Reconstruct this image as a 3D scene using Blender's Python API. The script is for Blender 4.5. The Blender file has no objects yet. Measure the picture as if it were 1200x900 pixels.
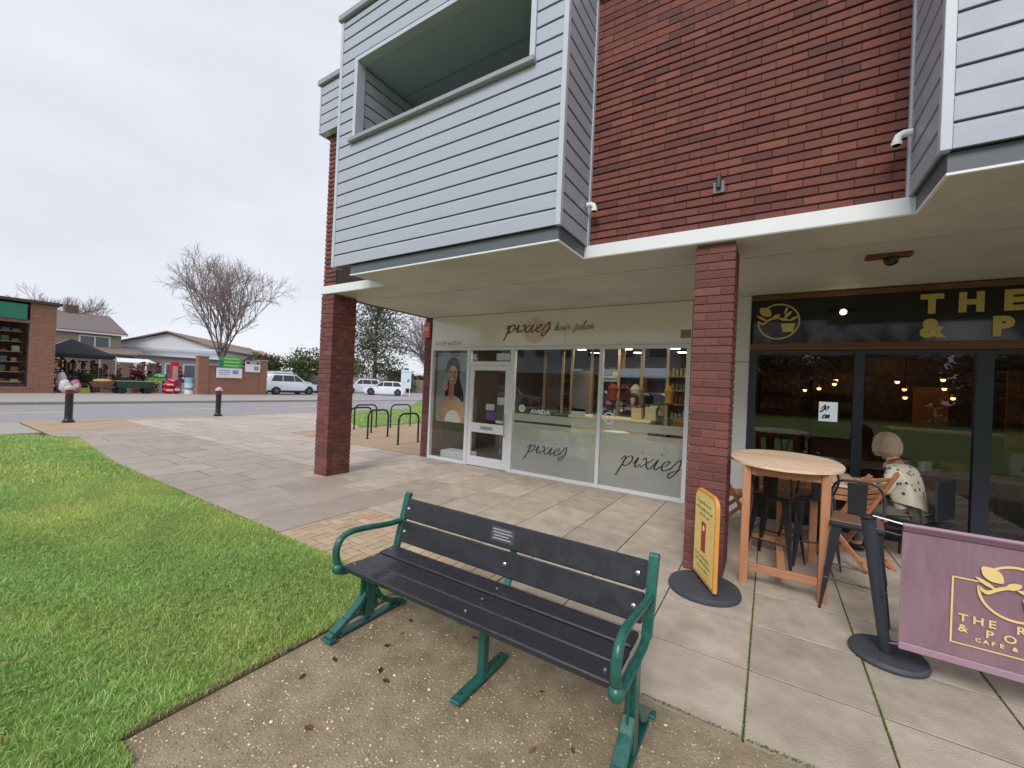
import bpy, bmesh, math, random
import numpy as np
from mathutils import Vector, Matrix, Euler
random.seed(7); rng = np.random.default_rng(7)
S = bpy.context.scene
COL = S.collection
PI = math.pi

# ------------------------------------------------------------------ camera
F_PX, YAW, PITCH, ROLL, EYE = 479.24, math.radians(-32.2626), math.radians(0.169), math.radians(2.5233), 1.6
fwd = Vector((math.sin(YAW)*math.cos(PITCH), math.cos(YAW)*math.cos(PITCH), math.sin(PITCH)))
rt0 = Vector((math.cos(YAW), -math.sin(YAW), 0)); up0 = rt0.cross(fwd)
rt = rt0*math.cos(ROLL) + up0*math.sin(ROLL); up = -rt0*math.sin(ROLL) + up0*math.cos(ROLL)
cam = bpy.data.objects.new('camera', bpy.data.cameras.new('camera')); COL.objects.link(cam)
M = Matrix((rt, up, -fwd)).transposed().to_4x4(); M.translation = Vector((0, 0, EYE)); cam.matrix_world = M
cam.data.sensor_width = 36; cam.data.lens = F_PX/1200*36; cam.data.clip_start = 0.05; cam.data.clip_end = 2000
S.camera = cam

# ------------------------------------------------------------------ sky, sun, exposure
SUN_EL, SUN_AZ = math.radians(42), math.radians(172)      # overcast: a broad soft sun behind the camera
W = bpy.data.worlds.new('World'); S.world = W; W.use_nodes = True
wn, wl = W.node_tree.nodes, W.node_tree.links
bg = wn['Background']; bg.inputs['Strength'].default_value = 1.0
sky = wn.new('ShaderNodeTexSky'); sky.sky_type = 'NISHITA'; sky.sun_disc = False
sky.sun_elevation = SUN_EL; sky.sun_rotation = SUN_AZ
skm = wn.new('ShaderNodeMixRGB'); skm.blend_type = 'MULTIPLY'; skm.inputs[0].default_value = 1; skm.inputs[2].default_value = (.1, .1, .1, 1)
wl.new(sky.outputs[0], skm.inputs[1])
tcw = wn.new('ShaderNodeTexCoord'); mpw = wn.new('ShaderNodeMapping'); mpw.inputs['Scale'].default_value = (1, 1, 2.6)
nzw = wn.new('ShaderNodeTexNoise'); nzw.inputs['Scale'].default_value = 1.6; nzw.inputs['Detail'].default_value = 5; nzw.inputs['Roughness'].default_value = .55
rmw = wn.new('ShaderNodeValToRGB'); rmw.color_ramp.elements[0].position = .36; rmw.color_ramp.elements[0].color = (.53, .542, .595, 1)
rmw.color_ramp.elements[1].position = .66; rmw.color_ramp.elements[1].color = (.63, .642, .695, 1)
wl.new(tcw.outputs['Generated'], mpw.inputs[0]); wl.new(mpw.outputs[0], nzw.inputs['Vector']); wl.new(nzw.outputs[0], rmw.inputs[0])
mxw = wn.new('ShaderNodeMixRGB'); mxw.inputs[0].default_value = .9
wl.new(skm.outputs[0], mxw.inputs[1]); wl.new(rmw.outputs[0], mxw.inputs[2]); wl.new(mxw.outputs[0], bg.inputs['Color'])
sl = bpy.data.lights.new('sun', 'SUN'); sl.energy = 1.5; sl.angle = math.radians(25); sl.color = (1, .98, .95)
so = bpy.data.objects.new('sun', sl); COL.objects.link(so)
sd = Vector((math.sin(SUN_AZ)*math.cos(SUN_EL), math.cos(SUN_AZ)*math.cos(SUN_EL), math.sin(SUN_EL)))
so.rotation_euler = (-sd).to_track_quat('-Z', 'Y').to_euler(); so.location = (0, -10, 20)
S.view_settings.view_transform = 'Standard'; S.view_settings.look = 'None'; S.view_settings.exposure = 0.58; S.view_settings.gamma = 1

# ------------------------------------------------------------------ materials
def lin(r, g, b):
    f = lambda c: ((c/255+.055)/1.055)**2.4 if c > 10 else c/255/12.92
    return (f(r), f(g), f(b), 1)
MATS = {}
def mat(name, col, rough=.6, metal=0, var=.15, scale=8, bump=0, bscale=60, rnd=0, col2=None, spec=.5, coat=0, stretch=None, emit=None, estr=1, objc=True):
    """principled material with noise mottling, fine bump and per-object brightness change"""
    if name in MATS: return MATS[name]
    m = bpy.data.materials.new(name); m.use_nodes = True; n, l = m.node_tree.nodes, m.node_tree.links
    b = n['Principled BSDF']; b.inputs['Roughness'].default_value = rough; b.inputs['Metallic'].default_value = metal
    b.inputs['Specular IOR Level'].default_value = spec; b.inputs['Coat Weight'].default_value = coat
    col = tuple(col[:3]) + (1,); c2 = tuple((col2 or tuple(c*(1-var) for c in col))[:3]) + (1,)
    tc = n.new('ShaderNodeTexCoord'); mp = n.new('ShaderNodeMapping')
    if stretch: mp.inputs['Scale'].default_value = stretch
    l.new(tc.outputs['Object'], mp.inputs[0])
    if rnd:
        oi = n.new('ShaderNodeObjectInfo'); vm = n.new('ShaderNodeVectorMath'); vm.operation = 'SCALE'
        l.new(oi.outputs['Random'], vm.inputs['Scale']); vm.inputs[0].default_value = (37, 91, 53)
        va = n.new('ShaderNodeVectorMath'); l.new(mp.outputs[0], va.inputs[0]); l.new(vm.outputs[0], va.inputs[1]); vec = va.outputs[0]
    else: vec = mp.outputs[0]
    nz = n.new('ShaderNodeTexNoise'); nz.inputs['Scale'].default_value = scale; nz.inputs['Detail'].default_value = 6; nz.inputs['Roughness'].default_value = .6
    l.new(vec, nz.inputs['Vector'])
    rp = n.new('ShaderNodeValToRGB'); rp.color_ramp.elements[0].position = .3; rp.color_ramp.elements[1].position = .7
    rp.color_ramp.elements[0].color = c2; rp.color_ramp.elements[1].color = col
    l.new(nz.outputs[0], rp.inputs[0]); out = rp.outputs[0]
    if rnd:
        mr = n.new('ShaderNodeMapRange'); mr.inputs['To Min'].default_value = 1-rnd; mr.inputs['To Max'].default_value = 1+rnd
        l.new(oi.outputs['Random'], mr.inputs[0])
        mm = n.new('ShaderNodeVectorMath'); mm.operation = 'SCALE'; l.new(out, mm.inputs[0]); l.new(mr.outputs[0], mm.inputs['Scale']); out = mm.outputs[0]
    l.new(out, b.inputs['Base Color'])
    if bump:
        n2 = n.new('ShaderNodeTexNoise'); n2.inputs['Scale'].default_value = bscale; n2.inputs['Detail'].default_value = 4
        l.new(vec, n2.inputs['Vector']); bp = n.new('ShaderNodeBump'); bp.inputs['Strength'].default_value = bump; bp.inputs['Distance'].default_value = .01
        l.new(n2.outputs[0], bp.inputs['Height']); l.new(bp.outputs[0], b.inputs['Normal'])
    if emit: b.inputs['Emission Color'].default_value = tuple(emit[:3])+(1,); b.inputs['Emission Strength'].default_value = estr
    MATS[name] = m; return m
def brickmat(name, cols, mortar=None):
    """fired clay: each brick object takes its own colour from the ramp, mottled and rough"""
    m = bpy.data.materials.new(name); m.use_nodes = True; n, l = m.node_tree.nodes, m.node_tree.links
    b = n['Principled BSDF']; b.inputs['Roughness'].default_value = .82
    oi = n.new('ShaderNodeObjectInfo'); at = n.new('ShaderNodeAttribute'); at.attribute_name = 'tone'
    ad = n.new('ShaderNodeMath'); ad.operation = 'ADD'; l.new(oi.outputs['Random'], ad.inputs[0]); l.new(at.outputs['Fac'], ad.inputs[1])
    fr = n.new('ShaderNodeMath'); fr.operation = 'FRACT'; l.new(ad.outputs[0], fr.inputs[0])
    tc = n.new('ShaderNodeTexCoord'); vm = n.new('ShaderNodeVectorMath'); vm.operation = 'SCALE'; vm.inputs[0].default_value = (31, 57, 83)
    l.new(fr.outputs[0], vm.inputs['Scale']); va = n.new('ShaderNodeVectorMath'); l.new(tc.outputs['Object'], va.inputs[0]); l.new(vm.outputs[0], va.inputs[1])
    nz = n.new('ShaderNodeTexNoise'); nz.inputs['Scale'].default_value = 14; nz.inputs['Detail'].default_value = 7; nz.inputs['Roughness'].default_value = .7; l.new(va.outputs[0], nz.inputs['Vector'])
    mi = n.new('ShaderNodeMath'); mi.operation = 'MULTIPLY_ADD'; mi.inputs[1].default_value = .5; mi.inputs[2].default_value = -.25; l.new(nz.outputs[0], mi.inputs[0])
    sm = n.new('ShaderNodeMath'); sm.operation = 'ADD'; l.new(fr.outputs[0], sm.inputs[0]); l.new(mi.outputs[0], sm.inputs[1])
    rp = n.new('ShaderNodeValToRGB'); e = rp.color_ramp.elements
    e[0].position = 0; e[0].color = cols[0]; e[1].position = 1; e[1].color = cols[-1]
    for i, c in enumerate(cols[1:-1]): k = e.new((i+1)/(len(cols)-1)); k.color = c
    l.new(sm.outputs[0], rp.inputs[0]); l.new(rp.outputs[0], b.inputs['Base Color'])
    n2 = n.new('ShaderNodeTexNoise'); n2.inputs['Scale'].default_value = 90; l.new(va.outputs[0], n2.inputs['Vector'])
    bp = n.new('ShaderNodeBump'); bp.inputs['Strength'].default_value = .5; bp.inputs['Distance'].default_value = .01; l.new(n2.outputs[0], bp.inputs['Height']); l.new(bp.outputs[0], b.inputs['Normal'])
    MATS[name] = m; return m
def attrmat(name, attr='col', rough=.7, spec=.3, trans=0, backmul=None):
    m = bpy.data.materials.new(name); m.use_nodes = True; n, l = m.node_tree.nodes, m.node_tree.links
    b = n['Principled BSDF']; b.inputs['Roughness'].default_value = rough; b.inputs['Specular IOR Level'].default_value = spec
    at = n.new('ShaderNodeAttribute'); at.attribute_name = attr; l.new(at.outputs['Color'], b.inputs['Base Color'])
    if trans:
        t = n.new('ShaderNodeBsdfTranslucent'); l.new(at.outputs['Color'], t.inputs[0]); mx = n.new('ShaderNodeMixShader'); mx.inputs[0].default_value = trans
        l.new(b.outputs[0], mx.inputs[1]); l.new(t.outputs[0], mx.inputs[2]); l.new(mx.outputs[0], n['Material Output'].inputs[0])
    MATS[name] = m; return m
def glassmat(name, tint=(1, 1, 1), ior=1.6, rough=0.0, boost=1.0):
    m = bpy.data.materials.new(name); m.use_nodes = True; n, l = m.node_tree.nodes, m.node_tree.links
    n.remove(n['Principled BSDF']); t = n.new('ShaderNodeBsdfTransparent'); t.inputs[0].default_value = tint+(1,)
    g = n.new('ShaderNodeBsdfGlossy'); g.inputs['Roughness'].default_value = rough; f = n.new('ShaderNodeFresnel'); f.inputs[0].default_value = ior
    ml = n.new('ShaderNodeMath'); ml.operation = 'MULTIPLY'; ml.use_clamp = True; ml.inputs[1].default_value = boost; ge = n.new('ShaderNodeNewGeometry'); iv_ = n.new('ShaderNodeMath'); iv_.operation = 'SUBTRACT'; iv_.inputs[0].default_value = 1; l.new(ge.outputs['Backfacing'], iv_.inputs[1]); m0 = n.new('ShaderNodeMath'); m0.operation = 'MULTIPLY'; l.new(f.outputs[0], m0.inputs[0]); l.new(iv_.outputs[0], m0.inputs[1]); l.new(m0.outputs[0], ml.inputs[0])
    mx = n.new('ShaderNodeMixShader'); l.new(ml.outputs[0], mx.inputs[0]); l.new(t.outputs[0], mx.inputs[1]); l.new(g.outputs[0], mx.inputs[2])
    l.new(mx.outputs[0], n['Material Output'].inputs[0]); MATS[name] = m; return m

BR_WALL = brickmat('brick_wall', [lin(90, 54, 52), lin(106, 60, 56), lin(116, 65, 58), lin(124, 69, 60), lin(110, 62, 57), lin(134, 78, 66)])
BR_PIER = brickmat('brick_pier', [lin(96, 55, 54), lin(114, 65, 61), lin(102, 58, 56), lin(128, 76, 69), lin(114, 65, 62)])
BR_BLOCK = brickmat('brick_paver', [lin(172, 154, 128), lin(190, 168, 140), lin(180, 156, 130), lin(196, 176, 148), lin(182, 148, 124)])
BR_FAR = brickmat('brick_far', [lin(120, 66, 48), lin(150, 84, 60), lin(134, 72, 52), lin(158, 96, 70)])
MORTAR_D = mat('mortar_dark', lin(52, 40, 38), .95, bump=.3)
MORTAR_L = mat('mortar_light', lin(118, 96, 90), .95, bump=.3)
BOARD = mat('grey_board', lin(174, 178, 192), .42, var=.06, scale=3, bump=.12, bscale=120, stretch=(1, 1, 14))
TRIM_L = mat('grey_trim', lin(190, 194, 206), .4, var=.04)
COPING = mat('coping_grey', lin(150, 152, 158), .45, var=.06)
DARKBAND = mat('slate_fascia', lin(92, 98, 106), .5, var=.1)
BALC_CEIL = mat('balcony_ceiling', lin(182, 190, 208), .7, var=.06)
WHITE = mat('white_paint', lin(232, 234, 236), .5, var=.05, scale=5)
SOFFIT = mat('soffit_paint', lin(208, 204, 198), .6, var=.07, scale=1.2, col2=lin(184, 180, 170))
CREAM = mat('cream_gloss', lin(224, 217, 210), .12, var=.03, spec=.7)
PIER_W = mat('pier_offwhite', lin(206, 206, 204), .6, var=.06, scale=3)
ALU = mat('white_aluminium', lin(214, 216, 220), .35, var=.04)
NAVY = mat('navy_frame', lin(42, 50, 60), .4, var=.1)
TIMBER = mat('stained_timber', lin(118, 72, 44), .5, var=.35, scale=3, stretch=(.6, 8, 8))
BLACKG = mat('black_gloss', lin(10, 10, 13), .06, spec=.6, var=.1)
GOLD = mat('gold_letter', lin(206, 182, 108), .35, metal=.35, var=.1)
GLASS = glassmat('shop_glass', (.92, .93, .93), 1.6, boost=1.9)
GLASS_DK = glassmat('cafe_glass', (.80, .82, .82), 1.6, boost=1.7)
GREEN = mat('bench_green', lin(36, 104, 92), .36, var=.2, scale=20, bump=.15, bscale=90, coat=.25, col2=lin(26, 82, 74))
SLATM = mat('bench_slat', lin(46, 46, 52), .36, var=.18, scale=26, bump=.18, bscale=150, stretch=(.5, 6, 6), coat=.15)
STEEL = mat('steel_bolt', lin(205, 205, 208), .25, metal=1, var=.05)
BLACKM = mat('black_metal', lin(36, 38, 44), .42, var=.15, coat=.1)
POSTM = mat('post_grey', lin(52, 58, 70), .45, var=.12)
BASEM = mat('weighted_base', lin(66, 70, 78), .6, var=.15, bump=.2)
WOOD = mat('garden_wood', lin(196, 140, 104), .55, var=.3, scale=4, stretch=(.7, 9, 9), rnd=.12, bump=.15)
WOODTOP = mat('table_top_wood', lin(240, 208, 178), .5, var=.25, scale=4, stretch=(.6, 10, 10), rnd=.1, bump=.1)
WOODV = mat('garden_wood_leg', lin(198, 138, 102), .55, var=.3, scale=4, stretch=(9, 9, .7), rnd=.12, bump=.15)
SLAB = mat('paving_slab', lin(192, 179, 163), .72, var=.2, scale=5, rnd=.12, bump=.5, bscale=110, col2=lin(160, 148, 133))
SLABD = mat('paving_slab_dark', lin(168, 155, 143), .7, var=.2, scale=3, rnd=.10, bump=.25, bscale=160)
SLABL = mat('paving_slab_light', lin(184, 170, 158), .7, var=.16, scale=2, rnd=.09, bump=.2, bscale=160)
JOINT = mat('sand_joint', lin(74, 66, 54), .95, col2=lin(72, 80, 44), scale=2.2, bump=.4)
ASPH = mat('asphalt', lin(150, 146, 148), .7, var=.15, scale=1.3, bump=.3, bscale=200)
TAN = mat('tan_paving', lin(176, 150, 122), .8, var=.18, scale=2, bump=.2)

# ------------------------------------------------------------------ mesh helpers
def roughvar(m, lo, hi, scale=4):
    n, l = m.node_tree.nodes, m.node_tree.links; tc = n.new('ShaderNodeTexCoord'); z = n.new('ShaderNodeTexNoise'); z.inputs['Scale'].default_value = scale; z.inputs['Detail'].default_value = 5; l.new(tc.outputs['Object'], z.inputs['Vector'])
    q = n.new('ShaderNodeMapRange'); q.inputs['From Min'].default_value = .4; q.inputs['From Max'].default_value = .62; q.inputs['To Min'].default_value = lo; q.inputs['To Max'].default_value = hi; l.new(z.outputs[0], q.inputs[0]); l.new(q.outputs[0], n['Principled BSDF'].inputs['Roughness'])
roughvar(SLATM, .14, .45, 9); roughvar(GREEN, .25, .5, 12); roughvar(BOARD, .32, .5, 3); roughvar(SLAB, .5, .85, 2)
class MB:
    def __init__(s): s.v = []; s.f = []; s.m = []; s.c = []
    def add(s, vs, fs, mi=0):
        o = len(s.v); s.v += [tuple(v) for v in vs]; s.f += [tuple(i+o for i in f) for f in fs]; s.m += [mi]*len(fs); return s
    def box(s, x0, x1, y0, y1, z0, z1, mi=0, T=None):
        vs = [Vector((x, y, z)) for x in (x0, x1) for y in (y0, y1) for z in (z0, z1)]
        if T is not None: vs = [T @ v for v in vs]
        return s.add(vs, [(0, 1, 3, 2), (4, 6, 7, 5), (0, 4, 5, 1), (2, 3, 7, 6), (0, 2, 6, 4), (1, 5, 7, 3)], mi)
    def cbox(s, c, d, mi=0, T=None):
        return s.box(c[0]-d[0]/2, c[0]+d[0]/2, c[1]-d[1]/2, c[1]+d[1]/2, c[2]-d[2]/2, c[2]+d[2]/2, mi, T)
    def beam(s, a, b, w, h, mi=0, upv=(0, 0, 1)):
        a = Vector(a); b = Vector(b); d = (b-a); L = d.length; d.normalize(); u = Vector(upv); x = d.cross(u)
        if x.length < 1e-4: x = d.cross(Vector((0, 1, 0)))
        x.normalize(); u = x.cross(d); vs = []
        for p in (a, b):
            for sx, su in ((-1, -1), (1, -1), (1, 1), (-1, 1)): vs.append(p + x*sx*w/2 + u*su*h/2)
        return s.add(vs, [(0, 3, 2, 1), (4, 5, 6, 7), (0, 1, 5, 4), (1, 2, 6, 5), (2, 3, 7, 6), (3, 0, 4, 7)], mi)
    def tube(s, pts, r, n=10, cap=True, mi=0, flat=1.0, upv=None):
        pts = [Vector(p) for p in pts]; rs = r if isinstance(r, (list, tuple)) else [r]*len(pts); o = len(s.v); vs = []; pu = None
        for i, p in enumerate(pts):
            d = (pts[min(i+1, len(pts)-1)] - pts[max(i-1, 0)]).normalized()
            if pu is None:
                ref = Vector(upv) if upv else (Vector((0, 0, 1)) if abs(d.z) < .9 else Vector((1, 0, 0)))
            else: ref = pu
            x = d.cross(ref); x.normalize(); u = x.cross(d); pu = u
            for k in range(n):
                a = 2*PI*k/n; vs.append(p + x*math.cos(a)*rs[i] + u*math.sin(a)*rs[i]*flat)
        fs = []
        for i in range(len(pts)-1):
            for k in range(n): fs.append((i*n+k, i*n+(k+1) % n, (i+1)*n+(k+1) % n, (i+1)*n+k))
        if cap: fs.append(tuple(range(n))[::-1]); fs.append(tuple((len(pts)-1)*n+k for k in range(n)))
        return s.add(vs, fs, mi)
    def lathe(s, c, prof, n=24, mi=0, sx=1, sy=1, T=None):
        vs = []
        for r, z in prof:
            for k in range(n):
                a = 2*PI*k/n; v = Vector((c[0]+r*sx*math.cos(a), c[1]+r*sy*math.sin(a), c[2]+z)); vs.append(T @ v if T is not None else v)
        fs = []
        for i in range(len(prof)-1):
            for k in range(n): fs.append((i*n+k, i*n+(k+1) % n, (i+1)*n+(k+1) % n, (i+1)*n+k))
        fs.append(tuple(range(n))[::-1]); fs.append(tuple((len(prof)-1)*n+k for k in range(n)))
        return s.add(vs, fs, mi)
    def ball(s, c, r, n=12, m=8, mi=0, T=None):
        r = r if isinstance(r, (tuple, list)) else (r, r, r); vs = []; fs = []
        vs.append(Vector((c[0], c[1], c[2]-r[2])))
        for i in range(1, m):
            a = -PI/2 + PI*i/m
            for k in range(n): b = 2*PI*k/n; vs.append(Vector((c[0]+r[0]*math.cos(a)*math.cos(b), c[1]+r[1]*math.cos(a)*math.sin(b), c[2]+r[2]*math.sin(a))))
        vs.append(Vector((c[0], c[1], c[2]+r[2])))
        for k in range(n): fs.append((0, 1+(k+1) % n, 1+k)); fs.append((len(vs)-1, 1+(m-2)*n+k, 1+(m-2)*n+(k+1) % n))
        for i in range(m-2):
            for k in range(n): fs.append((1+i*n+k, 1+i*n+(k+1) % n, 1+(i+1)*n+(k+1) % n, 1+(i+1)*n+k))
        if T is not None: vs = [T @ v for v in vs]
        return s.add(vs, fs, mi)
    def prism(s, poly, a0, a1, axis='y', mi=0, T=None):
        """poly in the two other axes (x,z for y / y,z for x / x,y for z), counterclockwise"""
        def P(p, a): return {'y': Vector((p[0], a, p[1])), 'x': Vector((a, p[0], p[1])), 'z': Vector((p[0], p[1], a))}[axis]
        n = len(poly); vs = [P(p, a0) for p in poly] + [P(p, a1) for p in poly]
        if T is not None: vs = [T @ v for v in vs]
        fs = [tuple(range(n)), tuple(range(2*n-1, n-1, -1))] + [(i, n+i, n+(i+1) % n, (i+1) % n) for i in range(n)]
        return s.add(vs, fs, mi)
    def mesh(s, name, mats, smooth=False, bevel=0, fixn=True):
        me = bpy.data.meshes.new(name); me.from_pydata(s.v, [], s.f)
        for m in (mats if isinstance(mats, (list, tuple)) else [mats]): me.materials.append(m)
        me.polygons.foreach_set('material_index', s.m)
        if bevel or fixn:
            bm = bmesh.new(); bm.from_mesh(me)
            if bevel: bmesh.ops.bevel(bm, geom=list(bm.edges), offset=bevel, segments=1, affect='EDGES', clamp_overlap=True)
            if fixn: bmesh.ops.recalc_face_normals(bm, faces=list(bm.faces))
            bm.to_mesh(me); bm.free()
        if smooth:
            me.polygons.foreach_set('use_smooth', [True]*len(me.polygons))
            try: me.set_sharp_from_angle(angle=math.radians(40))
            except Exception: pass
        me.update(); return me
    def build(s, name, mats, parent=None, smooth=False, bevel=0, kind=None, label=None, fixn=True):
        o = bpy.data.objects.new(name, s.mesh(name, mats, smooth, bevel, fixn)); COL.objects.link(o)
        if parent is not None: o.parent = parent
        if kind: o['kind'] = kind
        if label: o['label'] = label
        return o
def tag(o, label, cat, group=None):
    o['label'] = label; o['category'] = cat
    if group: o['group'] = group
    return o
def thing(name, label, cat, loc=(0, 0, 0), rz=0, group=None):
    o = bpy.data.objects.new(name, None); COL.objects.link(o); o.location = loc; o.rotation_euler = (0, 0, rz); o.empty_display_size = .1
    return tag(o, label, cat, group)
def struct(name, mb, m, **k): return mb.build(name, m, kind='structure', **k)
def part_empty(name, parent):
    o = bpy.data.objects.new(name, None); COL.objects.link(o); o.parent = parent; o.empty_display_size = .1; return o
def inst(name, me, parent, loc, rot=(0, 0, 0), sc=None):
    o = bpy.data.objects.new(name, me); COL.objects.link(o); o.parent = parent; o.location = loc; o.rotation_euler = rot
    if sc: o.scale = sc
    return o
def dup(root, loc, rz, label=None):
    r = root.copy(); COL.objects.link(r); r.location = loc; r.rotation_euler = (0, 0, rz)
    if label: r['label'] = label
    for ch in list(root.children):
        c = ch.copy(); COL.objects.link(c); c.parent = r
        for g in list(ch.children):
            d = g.copy(); COL.objects.link(d); d.parent = c
    return r
def setcol(me, cols):   # per-face colours (N,3) -> corner attribute
    a = me.color_attributes.new('col', 'FLOAT_COLOR', 'CORNER'); tot = np.empty(len(me.polygons), dtype=np.int32); me.polygons.foreach_get('loop_total', tot)
    c = np.repeat(np.c_[np.asarray(cols, dtype=np.float32), np.ones(len(cols), dtype=np.float32)], tot, axis=0); a.data.foreach_set('color', c.ravel())
def textobj(name, txt, size, m, parent, loc, rot, extrude=.003, shear=0, spacing=1, bold=0, sx=1, align='LEFT'):
    cu = bpy.data.curves.new(name, 'FONT'); cu.body = txt; cu.size = size; cu.extrude = extrude; cu.shear = shear; cu.space_character = spacing; cu.offset = bold; cu.align_x = align; cu.resolution_u = 3
    t = bpy.data.objects.new('t', cu); COL.objects.link(t); dg = bpy.context.evaluated_depsgraph_get(); me = bpy.data.meshes.new_from_object(t.evaluated_get(dg)); bpy.data.objects.remove(t)
    me.materials.clear(); me.materials.append(m); o = bpy.data.objects.new(name, me); COL.objects.link(o); o.parent = parent; o.location = loc; o.rotation_euler = rot; o.scale = (sx, 1, 1); return o
def catmull(P, k=6):
    P = [Vector(p) for p in P]; Q = [P[0]]+P+[P[-1]]; out = []
    for i in range(1, len(Q)-2):
        for j in range(k):
            t = j/k; a, b, c, d = Q[i-1], Q[i], Q[i+1], Q[i+2]
            out.append(.5*((2*b)+(-a+c)*t+(2*a-5*b+4*c-d)*t*t+(-a+3*b-3*c+d)*t**3))
    return out+[P[-1]]
# hand-drawn script letters: strokes in a box with x-height 1
LET = {
 'p': (1.0, [[(.0, .55), (.2, 1.0), (.28, .6), (.1, -.75), (.0, -1.1)], [(.2, .35), (.45, .95), (.75, 1.0), (.8, .5), (.5, .0), (.2, .2)]]),
 'i': (.5, [[(.0, .3), (.2, 1.0), (.15, .2), (.3, .0), (.5, .35)], [(.3, 1.45), (.32, 1.55)]]),
 'x': (.9, [[(.05, .8), (.25, 1.0), (.5, .15), (.75, .0), (.9, .3)], [(.8, 1.0), (.45, .55), (.05, .0)]]),
 'e': (.7, [[(.0, .3), (.4, .6), (.5, .95), (.2, .85), (.1, .35), (.35, .0), (.7, .35)]]),
 's': (.7, [[(.0, .2), (.4, 1.25), (.55, .7), (.5, .0), (.2, -.6), (.05, -.2), (.7, .35)]]),
 'h': (.8, [[(.0, .1), (.3, 1.5), (.2, 1.9), (.1, .9), (.1, .0), (.35, .8), (.55, .85), (.5, .1), (.8, .3)]]),
 'a': (.8, [[(.6, .8), (.25, .9), (.05, .3), (.3, .0), (.6, .8), (.55, .1), (.8, .3)]]),
 'r': (.6, [[(.0, .3), (.15, 1.0), (.3, .85), (.5, .85), (.4, .1), (.6, .3)]]),
 'l': (.45, [[(.0, .3), (.35, 1.7), (.2, 1.9), (.1, .4), (.25, .0), (.45, .3)]]),
 'o': (.75, [[(.4, .9), (.1, .7), (.1, .1), (.45, .05), (.55, .6), (.35, .9), (.75, .75)]]),
 'n': (.85, [[(.0, .3), (.15, .95), (.12, .0), (.4, .85), (.6, .8), (.55, .1), (.85, .3)]]),
 ' ': (.6, [])}
def script(mb, txt, x, z, h, y, w=.09, depth=.006, slant=.3, mi=0, wf=1):
    """flat calligraphic ribbons in the XZ plane, facing -Y"""
    cx = x
    for ch in txt:
        adv, st = LET[ch]
        for s in st:
            P = catmull([(p[0], p[1], 0) for p in s], 5); n = len(P); vs = []
            for i, p in enumerate(P):
                d = (P[min(i+1, n-1)]-P[max(i-1, 0)]); a = math.atan2(d.y, d.x); wd = w*(.35+.65*abs(math.sin(a-.6)))*h
                nx, nz = -math.sin(a), math.cos(a); X = cx+(p.x*wf+slant*p.y)*h; Z = z+p.y*h
                vs += [(X+nx*wd, y, Z+nz*wd), (X-nx*wd, y, Z-nz*wd), (X+nx*wd, y-depth, Z+nz*wd), (X-nx*wd, y-depth, Z-nz*wd)]
            fs = []
            for i in range(n-1):
                o = 4*i; fs += [(o+2, o+3, o+7, o+6), (o, o+2, o+6, o+4), (o+1, o+5, o+7, o+3), (o, o+4, o+5, o+1)]
            mb.add(vs, fs, mi)
        cx += adv*h*wf
    return cx

# ================================================================== GROUND
struct('ground', MB().box(-400, 400, -400, 400, -.6, -.2), mat('far_ground', lin(112, 116, 92), .95, var=.3, scale=.15))
bed = MB(); bed.box(-17.2, 14, 2.26, 14, -.19, -.0035); struct('paving_bed', bed, JOINT)
PAV = part_empty('paving', None); PAV['kind'] = 'structure'; FOOT = part_empty('footpath', None); FOOT['kind'] = 'structure'
def slabmesh(w, d, m, k):
    mb = MB(); j = lambda: random.uniform(-.0012, .0012)
    mb.box(-w/2, w/2, -d/2, d/2, -.05, 0); me = mb.mesh('slab', m, bevel=.0022); return me
sm_cache = {}
def slab(parent, x0, x1, y0, y1, m, gap=.0045):
    w, d = round(x1-x0-2*gap, 3), round(y1-y0-2*gap, 3)
    if w < .03 or d < .03: return
    key = (w, d, m.name)
    if key not in sm_cache: sm_cache[key] = slabmesh(w, d, m, 0)
    inst('slab', sm_cache[key], parent, ((x0+x1)/2, (y0+y1)/2, random.uniform(-.0008, .0012)), (random.uniform(-.001, .001), random.uniform(-.001, .001), random.uniform(-.0015, .0015)))
GX, GY = .59, .562
XJ = [-.05+GX*k for k in range(-7, 6)]; YJ = [2.24+GY*k for k in range(8)]; YJ[-1] = 6.42
for i in range(len(XJ)-1):
    for j in range(len(YJ)-1):
        x0, x1, y0, y1 = XJ[i], XJ[i+1], YJ[j], YJ[j+1]
        if x1 < -1.8 and y0 < 3.2: continue      # block paving there
        slab(PAV, x0, x1, y0, y1, SLAB)
XL = XJ[0]
# strip between herringbone and the grid, and staggered area to the left
rows = []
x = XL
k = 0
while x > -6.4:
    x0 = x-.59; off = .28 if k % 2 else 0; y = 2.3 - off
    while y < 6.42:
        a, b = max(y, 2.3), min(y+.9, 6.42)
        if b-a > .05: slab(PAV, x0, x, a, b, SLABD if (b < 4.3 or a < 3.6) else SLAB)
        y += .9
    x = x0; k += 1
XW = x
# footpath in front of the column, dark towards the lawn, light beyond
while x > -14.6:
    x0 = x-.62; off = .3 if k % 2 else 0; y = 2.3-off
    while y < 4.25:
        a, b = max(y, 2.3), min(y+.9, 4.3)
        if b-a > .05: slab(FOOT, x0, x, a, b, SLABD, .0075)
        y += .9
    x = x0; k += 1
XF = x
nfar = 0
for (xa, xb, ya, yb) in ((-16.9, XW, 4.3, 6.4), (-16.9, -11.3, 6.4, 12.4)):
    xx = xb; k = 0
    while xx > xa+.1:
        x0 = max(xx-.9, xa); y = ya-(.3 if k % 2 else 0)
        while y < yb-.05:
            a, b = max(y, ya), min(y+.6, yb)
            if b-a > .05: slab(FOOT, x0, xx, a, b, SLABL, .010)
            y += .6
        xx = x0; k += 1
tb = MB()
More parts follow.
